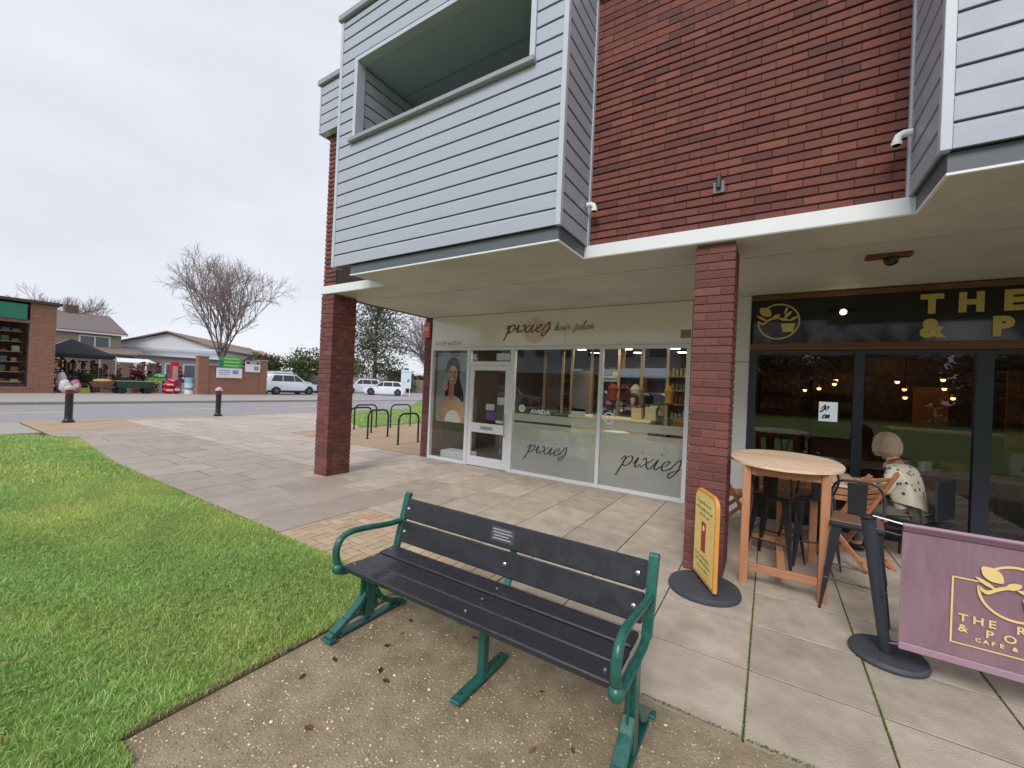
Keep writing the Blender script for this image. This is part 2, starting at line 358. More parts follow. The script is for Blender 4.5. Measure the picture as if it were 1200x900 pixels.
# herringbone block paving
HB = part_empty('block_paving', None); HB['kind'] = 'structure'
hbm = MB().box(-.096, .096, -.046, .046, -.05, 0).mesh('brick', BR_BLOCK, bevel=.003)
hx0, hx1, hy0, hy1 = XL+.008, -1.83, 2.25, 3.36
n_hb = 0
U = .1
for i in range(-60, 60):
    for j in range(-60, 60):
        if (i - j) % 4 == 0: cx, cy, rz = (i+1)*U, (j+.5)*U, 0
        elif (i - j) % 4 == 3: cx, cy, rz = (i+.5)*U, (j+1)*U, PI/2
        else: continue
        X, Y = -2.9+cx, 2.8+cy
        hw_b, hd_b = (.0985, .0485) if rz == 0 else (.0485, .0985)
        xa, xb, ya, yb = max(X-hw_b, hx0), min(X+hw_b, hx1), max(Y-hd_b, hy0), min(Y+hd_b, hy1)
        if xb-xa > .02 and yb-ya > .02 and n_hb < 298:
            o = inst('brick', hbm, HB, ((xa+xb)/2, (ya+yb)/2, random.uniform(-.001, .002)), (0, 0, rz), ((xb-xa)/.197, (yb-ya)/.097, 1) if rz == 0 else ((yb-ya)/.197, (xb-xa)/.097, 1)); n_hb += 1
struct('tan_paving', MB().box(-11.25, -6.32, 6.425, 14, -.1, .001).box(-17.2, -16.9, 2.3, 14, -.1, .001).box(-16.9, -14.7, 2.3, 4.3, -.1, .0015), TAN)
# lawn, mowing edge, soil patch
LAWN = [(-2.36, 2.27), (-2.36, -12), (-60, -12), (-60, -2), (-15.6, -2), (-15.1, 0), (-14.75, .9), (-14.33, 1.64), (-13.6, 2.28), (-12.9, 2.6), (-12.0, 2.5), (-9.2, 2.29), (-6.4, 2.27)]
GRASSM = mat('lawn_soil', lin(118, 150, 68), .95, col2=lin(84, 112, 50), scale=5, bump=.6, bscale=40)
lm = MB(); lm.prism(LAWN[::-1], -.19, .0, 'z'); lawn = struct('lawn', lm, GRASSM)
struct('lawn_opposite', MB().box(-2.32, 60, -12, -1.5, -.19, .004), GRASSM)
# raised concrete edging between lawn and gravel patch
ed = part_empty('edging', None); ed['kind'] = 'structure'
ey = .64
while ey < 2.2:
    L = random.uniform(.5, .9); em = MB().cbox((0, L/2-.005, 0), (.034, L-.01, .1))
    o = em.build('edging_block', mat('edging_concrete', lin(120, 106, 88), .9, var=.3, scale=9, bump=.5, rnd=.1), ed, bevel=.008); o.location = (-2.335+random.uniform(-.006, .006), ey, -.036+random.uniform(-.006, .004)); ey += L
GRAVB = mat('old_aggregate', lin(160, 145, 120), .85, col2=lin(124, 110, 86), scale=6.0, bump=.7, bscale=70)
gp = MB(); gp.box(-2.31, 12, -1.5, 2.225, -.19, -.012); struct('gravel_ground', gp, GRAVB)
# pebbles set in the old aggregate: stuff
def ico():
    bm = bmesh.new(); bmesh.ops.create_icosphere(bm, subdivisions=1, radius=1); v = np.array([x.co[:] for x in bm.verts]); f = np.array([[q.index for q in p.verts] for p in bm.faces]); bm.free(); return v, f
iv, iff = ico()
NP = 22000
px_ = rng.uniform(-2.3, 1.4, NP); py_ = 2.2-rng.uniform(0, 1, NP)**.8*2.2
sz = rng.uniform(.0025, .0065, NP); big = rng.random(NP) < .022; sz[big] = rng.uniform(.006, .012, big.sum())
el = rng.uniform(.6, 1.0, (NP, 1)); an = rng.uniform(0, PI, NP)
V = iv[None]*np.stack([sz, sz*el[:, 0], sz*.35], 1)[:, None, :]
ca, sa = np.cos(an)[:, None], np.sin(an)[:, None]
VX = V[:, :, 0]*ca-V[:, :, 1]*sa+px_[:, None]; VY = V[:, :, 0]*sa+V[:, :, 1]*ca+py_[:, None]; VZ = V[:, :, 2]-.0115
verts = np.stack([VX, VY, VZ], 2).reshape(-1, 3); faces = (iff[None]+(np.arange(NP)*12)[:, None, None]).reshape(-1, 3)
me = bpy.data.meshes.new('pebbles'); me.from_pydata(verts.tolist(), [], faces.tolist())
pal = np.array([lin(186, 164, 134)[:3], lin(150, 128, 102)[:3], lin(206, 184, 152)[:3], lin(134, 118, 102)[:3], lin(236, 224, 200)[:3]])
ci = rng.choice(5, NP, p=[.32, .3, .2, .13, .05]); ci[big] = rng.choice([0, 2, 4], big.sum())
me.materials.append(attrmat('pebble', rough=.7)); setcol(me, np.repeat(pal[ci]*rng.uniform(.8, 1.15, (NP, 1)), 20, 0)); me.polygons.foreach_set('use_smooth', [True]*len(me.polygons))
o = bpy.data.objects.new('pebbles', me); COL.objects.link(o); o['kind'] = 'stuff'; tag(o, 'small pale pebbles bedded in the old aggregate under the bench', 'pebbles')
# dead leaves under and around the bench
def leaves(n, xr, yr, z):
    vs = []; fs = []; cs = []; pal = [lin(70, 54, 38)[:3], lin(96, 72, 46)[:3], lin(52, 42, 34)[:3], lin(128, 98, 60)[:3]]
    for i in range(n):
        x, y, a, L = random.uniform(*xr), random.uniform(*yr), random.uniform(0, 2*PI), random.uniform(.012, .03); w = L*random.uniform(.35, .6); o = len(vs); c, s_ = math.cos(a), math.sin(a)
        for (u, v, h) in ((-L, 0, 0), (-L*.2, w, .003), (L*.4, w*.7, .004), (L, 0, .001), (L*.4, -w*.7, .005), (-L*.2, -w, .002), (0, 0, -.001)): vs.append((x+u*c-v*s_, y+u*s_+v*c, z+h))
        fs += [(o+6, o+j, o+(j+1) % 6) for j in range(6)]; cs += [pal[i % 4]]*6
    me = bpy.data.meshes.new('fallen_leaves'); me.from_pydata(vs, [], fs); me.materials.append(MATS['pebble']); setcol(me, cs); o = bpy.data.objects.new('fallen_leaves', me); COL.objects.link(o); o['kind'] = 'stuff'; return tag(o, 'dark wet fallen leaves scattered on the gravel under the bench', 'leaves')
leaves(18, (-2.1, -.3), (1.0, 2.15), -.008)
# grass blades
def grass(n, xr, yr, h, w, poly=None, name='grass', lab=None):
    x = rng.uniform(*xr, n); y = rng.uniform(*yr, n)
    if poly is not None:
        ins = np.zeros(n, bool); P = poly
        for i in range(len(P)):
            (xa, ya), (xb, yb) = P[i], P[i-1]
            c = ((ya > y) != (yb > y)) & (x < (xb-xa)*(y-ya)/(yb-ya+1e-12)+xa); ins ^= c
        x, y = x[ins], y[ins]; n = len(x)
    cl = .5+.5*np.sin(x*3.1+np.sin(y*4.3)*1.7)*np.cos(y*3.7+np.sin(x*2.3)*1.3); c3 = .5+.5*np.sin(x*1.1+1+np.sin(y*1.9+2)*2.1)*np.cos(y*1.6+np.sin(x*.9)*2.3); cl = .6*cl+.4*c3*rng.uniform(.6, 1.3, n)
    hh = h*rng.uniform(.5, 1.25, n)*(.75+.5*cl); a = rng.uniform(0, 2*PI, n); ln = rng.uniform(.2, 1.1, n)*hh; ww = w*rng.uniform(.6, 1.3, n)
    dx, dy = np.cos(a), np.sin(a); b = rng.uniform(0, 2*PI, n); sx, sy = np.cos(b)*ww/2, np.sin(b)*ww/2
    z0 = np.zeros(n)-.002; m1 = .55
    pts = np.stack([np.stack([x-sx, y-sy, z0], 1), np.stack([x+sx, y+sy, z0], 1),
        np.stack([x+sx*.8+dx*ln*.35, y+sy*.8+dy*ln*.35, hh*m1], 1), np.stack([x-sx*.8+dx*ln*.35, y-sy*.8+dy*ln*.35, hh*m1], 1),
        np.stack([x+dx*ln, y+dy*ln, hh*.92], 1)], 1).reshape(-1, 3)
    me = bpy.data.meshes.new(name); me.vertices.add(n*5); me.vertices.foreach_set('co', pts.astype(np.float32).ravel())
    base = (np.arange(n)*5)[:, None]; li = np.concatenate([base+np.array([0, 1, 2, 3]), base+np.array([3, 2, 4])], 1).ravel()
    me.loops.add(n*7); me.loops.foreach_set('vertex_index', li.astype(np.int32)); me.polygons.add(n*2)
    st = (np.arange(n)*7)[:, None]+np.array([0, 4]); me.polygons.foreach_set('loop_start', st.ravel().astype(np.int32)); me.update(calc_edges=True); me.validate()
    pal = np.array([lin(146, 176, 88)[:3], lin(164, 190, 102)[:3], lin(126, 156, 74)[:3], lin(182, 198, 124)[:3], lin(196, 190, 142)[:3]])
    ci = rng.choice(5, n, p=[.34, .27, .24, .12, .03]); c = pal[ci]*(rng.uniform(.75, 1.2, n)*(.86+.38*cl))[:, None]; c[:, 0] *= .88+.34*c3
    if name == 'moss': c = c*np.array([.62, .58, .45])*rng.uniform(.5, 1.2, (n, 1))
    else: c = c*1.25; c = c*.9+.1*c.mean(1, keepdims=True)
    me.materials.append(MATS.get('grass_blade') or attrmat('grass_blade', rough=.5, spec=.35, trans=.3)); setcol(me, np.repeat(c, 2, 0))
    o = bpy.data.objects.new(name, me); COL.objects.link(o); o['kind'] = 'stuff'; tag(o, lab, name); return o
grass(190000, (-8, -2.36), (-.3, 2.30), .037, .0040, LAWN, 'grass', 'short green lawn grass beside the footpath and bench')
grass(60000, (-15.6, -8), (-.8, 2.9), .05, .009, LAWN, 'grass', 'far end of the green lawn towards the road')
vg = grass(5200, (-2.385, -2.31), (-.3, 2.25), .035, .004, None, 'grass', 'grass overhanging the concrete edging')
grass(5000, (-2.34, -2.12), (-.6, .62), .035, .004, None, 'grass', 'tongue of lawn past the end of the concrete edging')
struct('lawn_tongue', MB().box(-2.365, -2.14, -1.5, .63, -.1, .003), GRASSM)
for (xx, y0_, y1_) in ((-.05, 2.24, 3.95), (.54, 2.5, 3.9), (1.13, 2.5, 3.9)): grass(900, (xx-.006, xx+.006), (y0_, y1_), .006, .003, None, 'moss', 'green moss and tiny weeds in a paving joint near the barrier')
grass(1600, (-.95, 1.3), (2.228, 2.246), .009, .003, None, 'moss', 'green moss along the edge between gravel and paving')
# clover and plantain rosettes in the lawn
def weeds(n):
    x = rng.uniform(-6, -2.4, n); y = rng.uniform(.2, 2.2, n); k = 6; vs = []; fs = []; cs = []
    pal = [lin(146, 176, 84)[:3], lin(128, 158, 74)[:3], lin(168, 188, 104)[:3], lin(186, 176, 120)[:3]]
    for i in range(n):
        R_ = rng.uniform(.010, .022); c = pal[rng.choice(4, p=[.4, .3, .2, .1])]
        for j in range(k):
            a = 2*PI*j/k+rng.uniform(-.3, .3); z = .024+rng.uniform(-.006, .008); o = len(vs); cx_, cy_ = x[i]+math.cos(a)*R_*.5, y[i]+math.sin(a)*R_*.5
            vs += [(x[i], y[i], z-.004), (cx_-math.sin(a)*R_*.3, cy_+math.cos(a)*R_*.3, z), (x[i]+math.cos(a)*R_, y[i]+math.sin(a)*R_, z-.002), (cx_+math.sin(a)*R_*.3, cy_-math.cos(a)*R_*.3, z)]; fs.append((o, o+1, o+2, o+3)); cs.append(c)
    me = bpy.data.meshes.new('clover'); me.from_pydata(vs, [], fs); me.materials.append(MATS['grass_blade']); setcol(me, cs); o = bpy.data.objects.new('clover', me); COL.objects.link(o); o['kind'] = 'stuff'; tag(o, 'small clover and plantain leaves scattered in the lawn', 'weeds')
weeds(1700)

# roads, kerbs, markings
rd = MB(); rd.box(-25.6, -17.25, -60, 80, -.19, -.07); struct('road', rd, ASPH)
kb = MB(); kb.box(-17.35, -17.2, -60, 12, -.19, -.035); kb.box(-25.75, -25.6, -60, 17.2, -.19, .04); struct('kerb', kb, mat('kerb_stone', lin(150, 146, 142), .8, var=.2, bump=.3))
ml = MB(); MARK = mat('road_paint', lin(222, 216, 190), .7, var=.2, scale=6)
for xa in (-17.62, -17.85): ml.box(xa, xa+.075, -40, 12, -.07, -.065)
y = -38
while y < 60: ml.box(-21.5, -21.4, y, y+2, -.07, -.065); y += 5
struct('road_marking', ml, MARK)
struct('pavement', MB().box(-17.2, -14.5, -60, 2.3, -.19, -.004).box(-33.6, -25.75, -60, 17.2, -.19, .03), mat('far_pavement', lin(164, 156, 150), .8, var=.12, scale=1.5))
struct('car_park', MB().box(-80, -25.6, 17.2, 90, -.19, -.02).box(-60, -33.6, -30, 17.2, -.19, .015), mat('car_park_asphalt', lin(156, 153, 156), .75, var=.12, scale=.8))
cpm = MB()
for i in range(12): cpm.box(-38.5, -33.4, 18+i*2.5, 18.1+i*2.5, -.02, -.014)
struct('parking_bay_marking', cpm, MARK)
struct('verge', MB().prism([(-11.3, 8.7), (-11.3, 16), (-20, 26), (-30, 36), (-30, 31), (-17.4, 16.4), (-17.2, 12), (-14, 10)][::-1], -.19, .01, 'z'), GRASSM)
grass(30000, (-22, -11.3), (8.7, 27), .06, .02, [(-11.3, 8.7), (-11.3, 16), (-20, 26), (-24, 28), (-17.4, 16.4), (-17.2, 12), (-14, 10)], 'grass', 'green verge behind the cycle stands')

# ================================================================== PARADE BUILDING
B = thing('shopping_parade', 'two storey brick parade with grey boarded upper bays above the salon and cafe', 'building')
WALLY, BAYY, SOF = 4.03, 3.35, 2.95
def bmesh_brick(w, d, h, m): return MB().box(0, w, 0, d, 0, h).mesh('brick', m, bevel=.004)
STR = bmesh_brick(.2185, .1025, .0610, BR_WALL); HLF = bmesh_brick(.106, .1025, .0610, BR_WALL)
# upper brick wall between the bays
bw = part_empty('brick_wall', B)
MB().box(-1.70, .83, WALLY+.012, WALLY+.2, 3.085, 5.72).build('mortar', MORTAR_D, bw)
z = 3.088; rest = MB(); tones = []; cnt = 0; k = 0
while z < 5.66:
    x = -1.70 - (.11 if k % 2 else 0) - random.uniform(0, .015)
    while x < .82:
        xa, xb = max(x, -1.70), min(x+.2165, .83)
        yo = WALLY+random.uniform(-.0025, .0025)
        if xb-xa > .03:
            if cnt < 298:
                if xb-xa > .2: inst('brick', STR, bw, (xa, yo, z), (0, random.uniform(-.003, .003), 0))
                else: inst('brick', HLF, bw, (xa, yo, z), (0, 0, 0), ((xb-xa)/.106, 1, 1))
                cnt += 1
            else: rest.box(xa, xb, yo, yo+.1, z, z+.064); tones.append(random.random())
        x += .2205
    z += .0752; k += 1
def tonemesh(o, tones):
    a = o.data.attributes.new('tone', 'FLOAT', 'FACE'); a.data.foreach_set('value', np.repeat(np.array(tones, dtype=np.float32), 6))
o = rest.build('upper_brick_courses', BR_WALL, bw, fixn=True); o['kind'] = 'stuff'; tonemesh(o, tones)
# gable end brick strip at the left
gw = part_empty('gable_wall', B)
MB().box(-6.31, -5.0, WALLY+.012, WALLY+.2, 3.085, 6.4).box(-6.318, -6.1, WALLY+.03, 14, 3.085, 6.4).box(-6.3, -6.1, 6.85, 14, -.1, 3.085).build('mortar', MORTAR_D, gw)
z = 3.088; k = 0
while z < 5.6:
    x = -6.33
    for w_, me_ in ((.2165, STR), (.106, HLF))[::(1 if k % 2 else -1)]: inst('brick', me_, gw, (x, WALLY+random.uniform(-.002, .002), z)); x += w_+.004
    z += .0752; k += 1
# white band and soffit
MB().box(-6.335, -5.08, 3.985, 4.06, 2.957, 3.084).box(-5.08, 8, 3.985, 4.06, 2.957, 3.084).build('white_band', WHITE, B, bevel=.004)
sf = MB(); sf.box(-6.17, 8, 4.605, 6.6, SOF, SOF+.1); sf.box(-6.17, 8, 3.99, 4.595, SOF+.0015, SOF+.1); sf.box(-4.71, -1.70, 3.39, 3.985, SOF+.002, SOF+.1); sf.box(.845, 5.2, 3.39, 3.985, SOF+.002, SOF+.1)
sf.build('soffit', SOFFIT, B)
MB().box(-6.20, -6.172, 3.99, 6.6, SOF-.02, SOF+.1).box(-6.17, 8, 4.596, 4.604, SOF+.012, SOF+.1).build('soffit_edge', mat('soffit_edge', lin(120, 112, 100), .7), B)
# boarded bays
ROW = .1608
def boards(parent, along, a0, a1, plane, z0, z1, sgn, hole=None):
    """along 'x': plane is y facing sgn; along 'y': plane is x facing sgn"""
    z = z0
    while z < z1-.03:
        t = min(z+ROW, z1); segs = [(a0, a1, z, t)]
        if hole:
            h0, h1, hz0, hz1 = hole
            if t > hz0+.02 and z < hz1-.02: segs = [(a0, h0, z, t), (h1, a1, z, t)]
            if z < hz1-.02 and t > hz1+.02: segs.append((h0, h1, hz1, t))
            if z < hz0-.02 and t > hz0+.02: segs.append((h0, h1, z, hz0))
        for (s0, s1, za, zb) in segs:
            if s1-s0 < .01: continue
            p = plane; d = sgn
            prof = [(p, za+.001), (p+d*.016, za+.001), (p+d*.018, zb-.034), (p+d*.004, zb-.012), (p, zb-.0115)]
            mb = MB(); mb.prism(prof, s0, s1, 'x' if along == 'x' else 'y')
            if along == 'y': pass
            mb.build('board', BOARD, parent)
        z += ROW
def bay(x0, x1, hole, parent):
    zt = 6.40; hb = None if hole is None else (hole[0]-.065, hole[1]+.065, hole[2]-.02, hole[3]+.06)
    boards(parent, 'x', x0+.055, x1-.055, BAYY, 3.085, zt, -1, hb)
    back = MB()
    if hole:
        h0, h1, hz0, hz1 = hole
        for q in ((x0+.01, h0-.006, 3.09, zt), (h1+.006, x1-.01, 3.09, zt), (h0-.006, h1+.006, 3.09, hz0-.006), (h0-.006, h1+.006, hz1+.006, zt)): back.box(q[0], q[1], BAYY+.001, BAYY+.09, q[2], q[3])
    else: back.box(x0+.01, x1-.01, BAYY+.001, BAYY+.09, 3.09, zt)
    back.build('wall_core', DARKBAND, parent)
    
    for xa_ in (x0, x1-.052): MB().box(xa_, xa_+.052, BAYY-.024, BAYY+.03, 3.08, zt).build('corner_trim', TRIM_L, parent, bevel=.003)
    if hole:
        MB().box(h0-.06, h0, BAYY-.03, BAYY+.1, hz0, hz1+.055).box(h1, h1+.06, BAYY-.03, BAYY+.1, hz0, hz1+.055).box(h0, h1, BAYY-.03, BAYY+.1, hz1, hz1+.055).build('opening_trim', TRIM_L, parent, bevel=.003)
        MB().box(h0-.085, h1+.075, BAYY-.075, BAYY+.11, hz0-.055, hz0).build('sill', COPING, parent, bevel=.006)
    MB().box(x0-.03, x1+.03, BAYY-.06, 4.2, zt, zt+.075).build('coping', COPING, parent, bevel=.006)
b1 = part_empty('boarded_bay', B); H1 = (-4.685, -2.065, 4.725, 5.735)
bay(-5.075, -1.662, H1, b1)
# right cheek of the left bay
boards(b1, 'y', BAYY+.032, 3.984, -1.684, 3.085, 6.4, 1); MB().box(-1.75, -1.685, BAYY+.09, 4.03, 3.09, 6.4).build('cheek_core', DARKBAND, b1)
MB().box(-1.70, -1.655, 3.985, 4.028, 3.085, 6.4).build('corner_trim', TRIM_L, b1)
MB().box(-5.075, -5.04, BAYY+.03, BAYY+.14, 3.085, 6.4).build('cheek_return', TRIM_L, b1)
# balcony room behind the opening
boards(b1, 'y', BAYY+.101, 5.7, -4.712, 4.3, 5.74, 1)
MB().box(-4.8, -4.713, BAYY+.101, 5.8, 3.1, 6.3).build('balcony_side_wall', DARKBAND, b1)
MB().box(-4.75, -1.75, BAYY+.101, 5.8, 5.745, 5.9).build('balcony_ceiling', BALC_CEIL, b1)
MB().box(-4.66, -1.8, 4.10, 4.115, 5.738, 5.744).build('ceiling_strip', mat('ceiling_strip', lin(150, 156, 162), .6), b1)
MB().box(-4.75, -1.75, 5.7, 5.8, 3.9, 5.74).build('balcony_back_wall', mat('balcony_back', lin(180, 186, 192), .7), b1)
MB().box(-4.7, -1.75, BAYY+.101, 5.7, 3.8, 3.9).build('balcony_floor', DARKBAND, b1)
MB().box(-4.715, -1.695, 3.375, 3.39, SOF+.012, 3.079).box(-1.71, -1.695, 3.39, 3.984, SOF+.012, 3.079).box(-4.715, -4.7, 3.39, 3.984, SOF+.012, 3.079).build('slate_fascia', DARKBAND, b1)
MB().box(-4.72, -1.69, 3.37, 3.394, SOF-.004, SOF+.011).box(-1.709, -1.69, 3.394, 3.984, SOF-.004, SOF+.011).build('white_trim', WHITE, b1)
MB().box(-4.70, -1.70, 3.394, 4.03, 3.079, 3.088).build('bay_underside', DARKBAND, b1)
b2 = part_empty('boarded_bay', B); bay(.79, 5.2, (1.7, 4.3, 4.725, 5.735), b2)
boards(b2, 'y', BAYY+.032, 3.984, .812, 3.085, 6.4, -1); MB().box(.813, .87, BAYY+.09, 4.03, 3.09, 6.4).build('cheek_core', DARKBAND, b2)
MB().box(.783, .83, 3.985, 4.028, 3.085, 6.4).build('corner_trim', TRIM_L, b2)
MB().box(.835, 5.2, 3.375, 3.39, SOF+.012, 3.079).box(.835, .85, 3.39, 3.984, SOF+.012, 3.079).build('slate_fascia', DARKBAND, b2)
MB().box(.83, 5.2, 3.37, 3.394, SOF-.004, SOF+.011).box(.83, .849, 3.394, 3.984, SOF-.004, SOF+.011).build('white_trim', WHITE, b2)
MB().box(.84, 5.2, 3.394, 4.03, 3.079, 3.088).build('bay_underside', DARKBAND, b2)
MB().box(.9, 5.2, 4.9, 5, 3.9, 6.3).box(.9, 5.2, BAYY+.1, 5, 5.745, 5.9).build('balcony_back_wall', BALC_CEIL, b2)
# boarded parapet along the main wall
pb = part_empty('boarded_parapet', B)
boards(pb, 'x', -6.44, -5.08, 3.93, 5.60, 6.40, -1); boards(pb, 'x', -1.62, .75, 3.96, 5.72, 6.40, -1)
MB().box(-6.46, -6.43, 3.905, 14, 5.60, 6.40).box(-6.43, -5.08, 3.932, 4.02, 5.602, 6.40).box(-1.66, .79, 3.962, 4.02, 5.70, 6.40).build('parapet_core', TRIM_L, pb)
MB().box(-6.49, -5.11, 3.87, 4.3, 6.40, 6.475).box(-6.49, -6.2, 4.3, 14, 6.40, 6.475).build('coping', COPING, pb)
MB().box(-6.3, 8, 4.2, 14, 6.2, 6.38).build('roof', mat('flat_roof', lin(110, 110, 112), .8), B)
# brick columns: 1.5 x 2 bricks on plan
PSTR = bmesh_brick(.2165, .1025, .064, BR_PIER); PHLF = bmesh_brick(.106, .1025, .064, BR_PIER)
def column(x0, y0, name='brick_column', rows=4, top=SOF, rz=0):
    c = part_empty(name, B); w = .3265; d = rows*.1125-.01
    MB().box(x0+.009, x0+w-.009, y0+.009, y0+d-.009, -.05, top).build('mortar', MORTAR_L, c)
    z = .003; k = 0
    while z+.064 < top+.03:
        zz = min(z, top-.065) if z+.064 > top else z
        for r in range(rows):
            f = (k+r) % 2; y = y0+r*.1125; j = random.uniform(-.003, .003)
            if f: a, b = (PSTR, 0), (PHLF, .2205)
            else: a, b = (PHLF, 0), (PSTR, .11)
            if 0 < r < rows-1:     # inner courses: only the ends show, as headers
                inst('brick', PHLF, c, (x0+random.uniform(-.002, .002), y, zz)); inst('brick', PHLF, c, (x0+w-.106+random.uniform(-.002, .002), y, zz)); continue
            inst('brick', a[0], c, (x0+a[1], y+j, zz)); inst('brick', b[0], c, (x0+b[1], y+j, zz))
        z += .0752; k += 1
    return c
column(-6.315, 4.0); column(-.62, 4.04)
for o in B.children:
    if o.name.startswith('brick_column') and o.name != 'brick_column': o['label'] = 'brick column beside the tall wooden table'
# narrow brick quoin at the left end of the salon
q = part_empty('brick_quoin', B); MB().box(-6.295, -6.07, 6.41, 6.85, 0, SOF).build('mortar', MORTAR_L, q); z = .003; k = 0
while z+.064 < SOF:
    inst('brick', PSTR, q, (-6.3, 6.40, z)); 
    for r in range(1, 4): inst('brick', PHLF, q, (-6.3, 6.40+r*.1125, z)) if (k+r) % 2 else None
    z += .0752; k += 1
MB().box(-.98, -.25, 6.385, 6.6, 0, SOF).build('rendered_pier', PIER_W, B, bevel=.004)
MB().box(-.985, -.245, 6.375, 6.384, 2.05, 2.06).build('pier_joint', mat('pier_joint', lin(150, 150, 148), .7), B)

# ---- salon shopfront
SY = 6.40
fr = part_empty('shop_window_frame', B)
def al(x0, x1, z0, z1, y0=SY-.03, y1=SY+.05, name='frame_bar', m=ALU, p=fr): return MB().box(x0, x1, y0, y1, z0, z1).build(name, m, p, bevel=.003)
for (a, b) in ((-6.07, -6.015), (-5.10, -5.02), (-4.08, -3.985), (-2.365, -2.305), (-1.045, -.985)): al(a, b, 0, 2.255)
al(-6.07, -.985, 2.255, 2.315); al(-6.015, -5.10, 0, .055); al(-3.985, -2.365, 0, .055); al(-2.305, -1.045, 0, .055); al(-5.02, -4.08, 1.965, 2.035)
def pane(name, x0, x1, z0, z1, p, m=GLASS, y=SY): return MB().box(x0, x1, y, y+.006, z0, z1).build(name, m, p)
pane('pane', -6.015, -5.10, .055, 2.255, fr); pane('pane', -3.985, -2.365, .055, 2.255, fr); pane('pane', -2.305, -1.045, .055, 2.255, fr); pane('pane', -5.02, -4.08, 2.035, 2.255, fr)
dr = part_empty('door', B)
dm = MB(); dm.box(-5.015, -4.93, SY-.025, SY+.02, .012, 1.96); dm.box(-4.175, -4.085, SY-.025, SY+.02, .012, 1.96); dm.box(-4.93, -4.175, SY-.025, SY+.02, 1.865, 1.96); dm.box(-4.93, -4.175, SY-.025, SY+.02, .66, .84); dm.box(-4.93, -4.175, SY-.025, SY+.02, .012, .19)
dm.build('door_frame', ALU, dr, bevel=.003); pane('pane', -4.93, -4.175, .84, 1.865, dr); pane('pane', -4.93, -4.175, .19, .66, dr)
MB().box(-4.70, -4.42, SY-.034, SY-.026, .725, .785).build('letter_plate', mat('letter_plate', lin(186, 186, 190), .3, metal=.6), dr, bevel=.003)
MB().tube([(-4.13, SY-.025, .62), (-4.13, SY-.075, .64), (-4.13, SY-.075, 1.02), (-4.13, SY-.025, 1.04)], .011, 8).build('handle', STEEL, dr, smooth=True)
fa = MB().box(-6.07, -.985, SY-.02, SY+.1, 2.318, 2.942).build('fascia_sign', CREAM, B)
for xx in (-3.0,): MB().box(xx, xx+.006, SY-.021, SY-.019, 2.32, 2.94).build('panel_joint', mat('panel_joint', lin(170, 165, 155), .6), fa)
LETB = mat('bronze_script', lin(150, 98, 78), .4, var=.2, metal=.2); LETC = mat('taupe_script', lin(166, 150, 132), .5)
sc = MB(); script(sc, 'pixies', -4.22, 2.57, .13, SY-.022, w=.15, slant=.3, wf=1.65); sc.build('lettering', LETB, fa)
sc = MB(); script(sc, 'hair salon', -3.20, 2.58, .075, SY-.022, w=.12, slant=.28, wf=1.4); sc.build('lettering', LETC, fa)
dsc = MB(); dsc.lathe((0, 0, 0), [(.235, 0), (.235, .003)], 40); dd = dsc.build('disc_logo', mat('logo_disc', lin(212, 198, 186), .3, col2=lin(216, 186, 172), scale=4), fa); dd.rotation_euler = (PI/2, 0, 0); dd.location = (-3.60, SY-.0195, 2.60)
textobj('phone_number', '01329 662504', .115, mat('grey_number', lin(120, 112, 110), .5), fa, (-5.97, SY-.021, 2.36), (PI/2, 0, 0), .001, sx=1.05)
MB().box(-1.14, -.995, SY-.024, SY-.0195, 2.40, 2.52).build('small_plaque', mat('plaque_brown', lin(150, 118, 96), .5), fa)
# frosted film
FROST = bpy.data.materials.new('frosted_film'); FROST.use_nodes = True; n, l = FROST.node_tree.nodes, FROST.node_tree.links
pb_ = n['Principled BSDF']; pb_.inputs['Base Color'].default_value = lin(240, 240, 238); pb_.inputs['Roughness'].default_value = .3
tr_ = n.new('ShaderNodeBsdfTransparent'); tr_.inputs[0].default_value = (.95, .97, .96, 1); mx_ = n.new('ShaderNodeMixShader'); mx_.inputs[0].default_value = .42; tl_ = n.new('ShaderNodeBsdfTranslucent'); tl_.inputs[0].default_value = lin(226, 228, 228); m2_ = n.new('ShaderNodeMixShader'); m2_.inputs[0].default_value = .25; l.new(pb_.outputs[0], m2_.inputs[1]); l.new(tl_.outputs[0], m2_.inputs[2]); l.new(tr_.outputs[0], mx_.inputs[1]); l.new(m2_.outputs[0], mx_.inputs[2]); l.new(mx_.outputs[0], n['Material Output'].inputs[0])
INK = mat('black_vinyl', lin(34, 34, 36), .4); WV = mat('white_vinyl', lin(222, 226, 228), .5)
for (a, b) in ((-3.985, -2.365), (-2.305, -1.045)):
    MB().box(a, b, SY+.008, SY+.010, .056, .925).box(a, b, SY+.008, SY+.010, .965, 1.095).build('frosted_film', FROST, fr)
sc = MB(); script(sc, 'pixies', -3.68, .42, .13, SY-.002, w=.07, slant=.35, depth=.002, wf=1.4); sc.build('window_script', INK, fr)
sc = MB(); script(sc, 'pixies', -1.98, .42, .155, SY-.002, w=.07, slant=.35, depth=.002, wf=1.35); sc.build('window_script', INK, fr)
textobj('brand_lettering', 'AVEDA', .095, WV, fr, (-3.62, SY-.003, 1.115), (PI/2, 0, 0), .001, bold=.004, sx=1.3)
def ring(cx, cz, r, w, y, m, p, name='ring_logo', a0=0, a1=2*PI, n=36):
    mb = MB(); vs = []
    for i in range(n+1):
        a = a0+(a1-a0)*i/n
        for rr in (r-w/2, r+w/2):
            for yy in (y, y-.003): vs.append((cx+rr*math.cos(a), yy, cz+rr*math.sin(a)))
    fs = []
    for i in range(n): o = 4*i; fs += [(o+1, o+3, o+7, o+5), (o, o+4, o+6, o+2), (o, o+1, o+5, o+4), (o+2, o+6, o+7, o+3)]
    return mb.add(vs, fs).build(name, m, p)
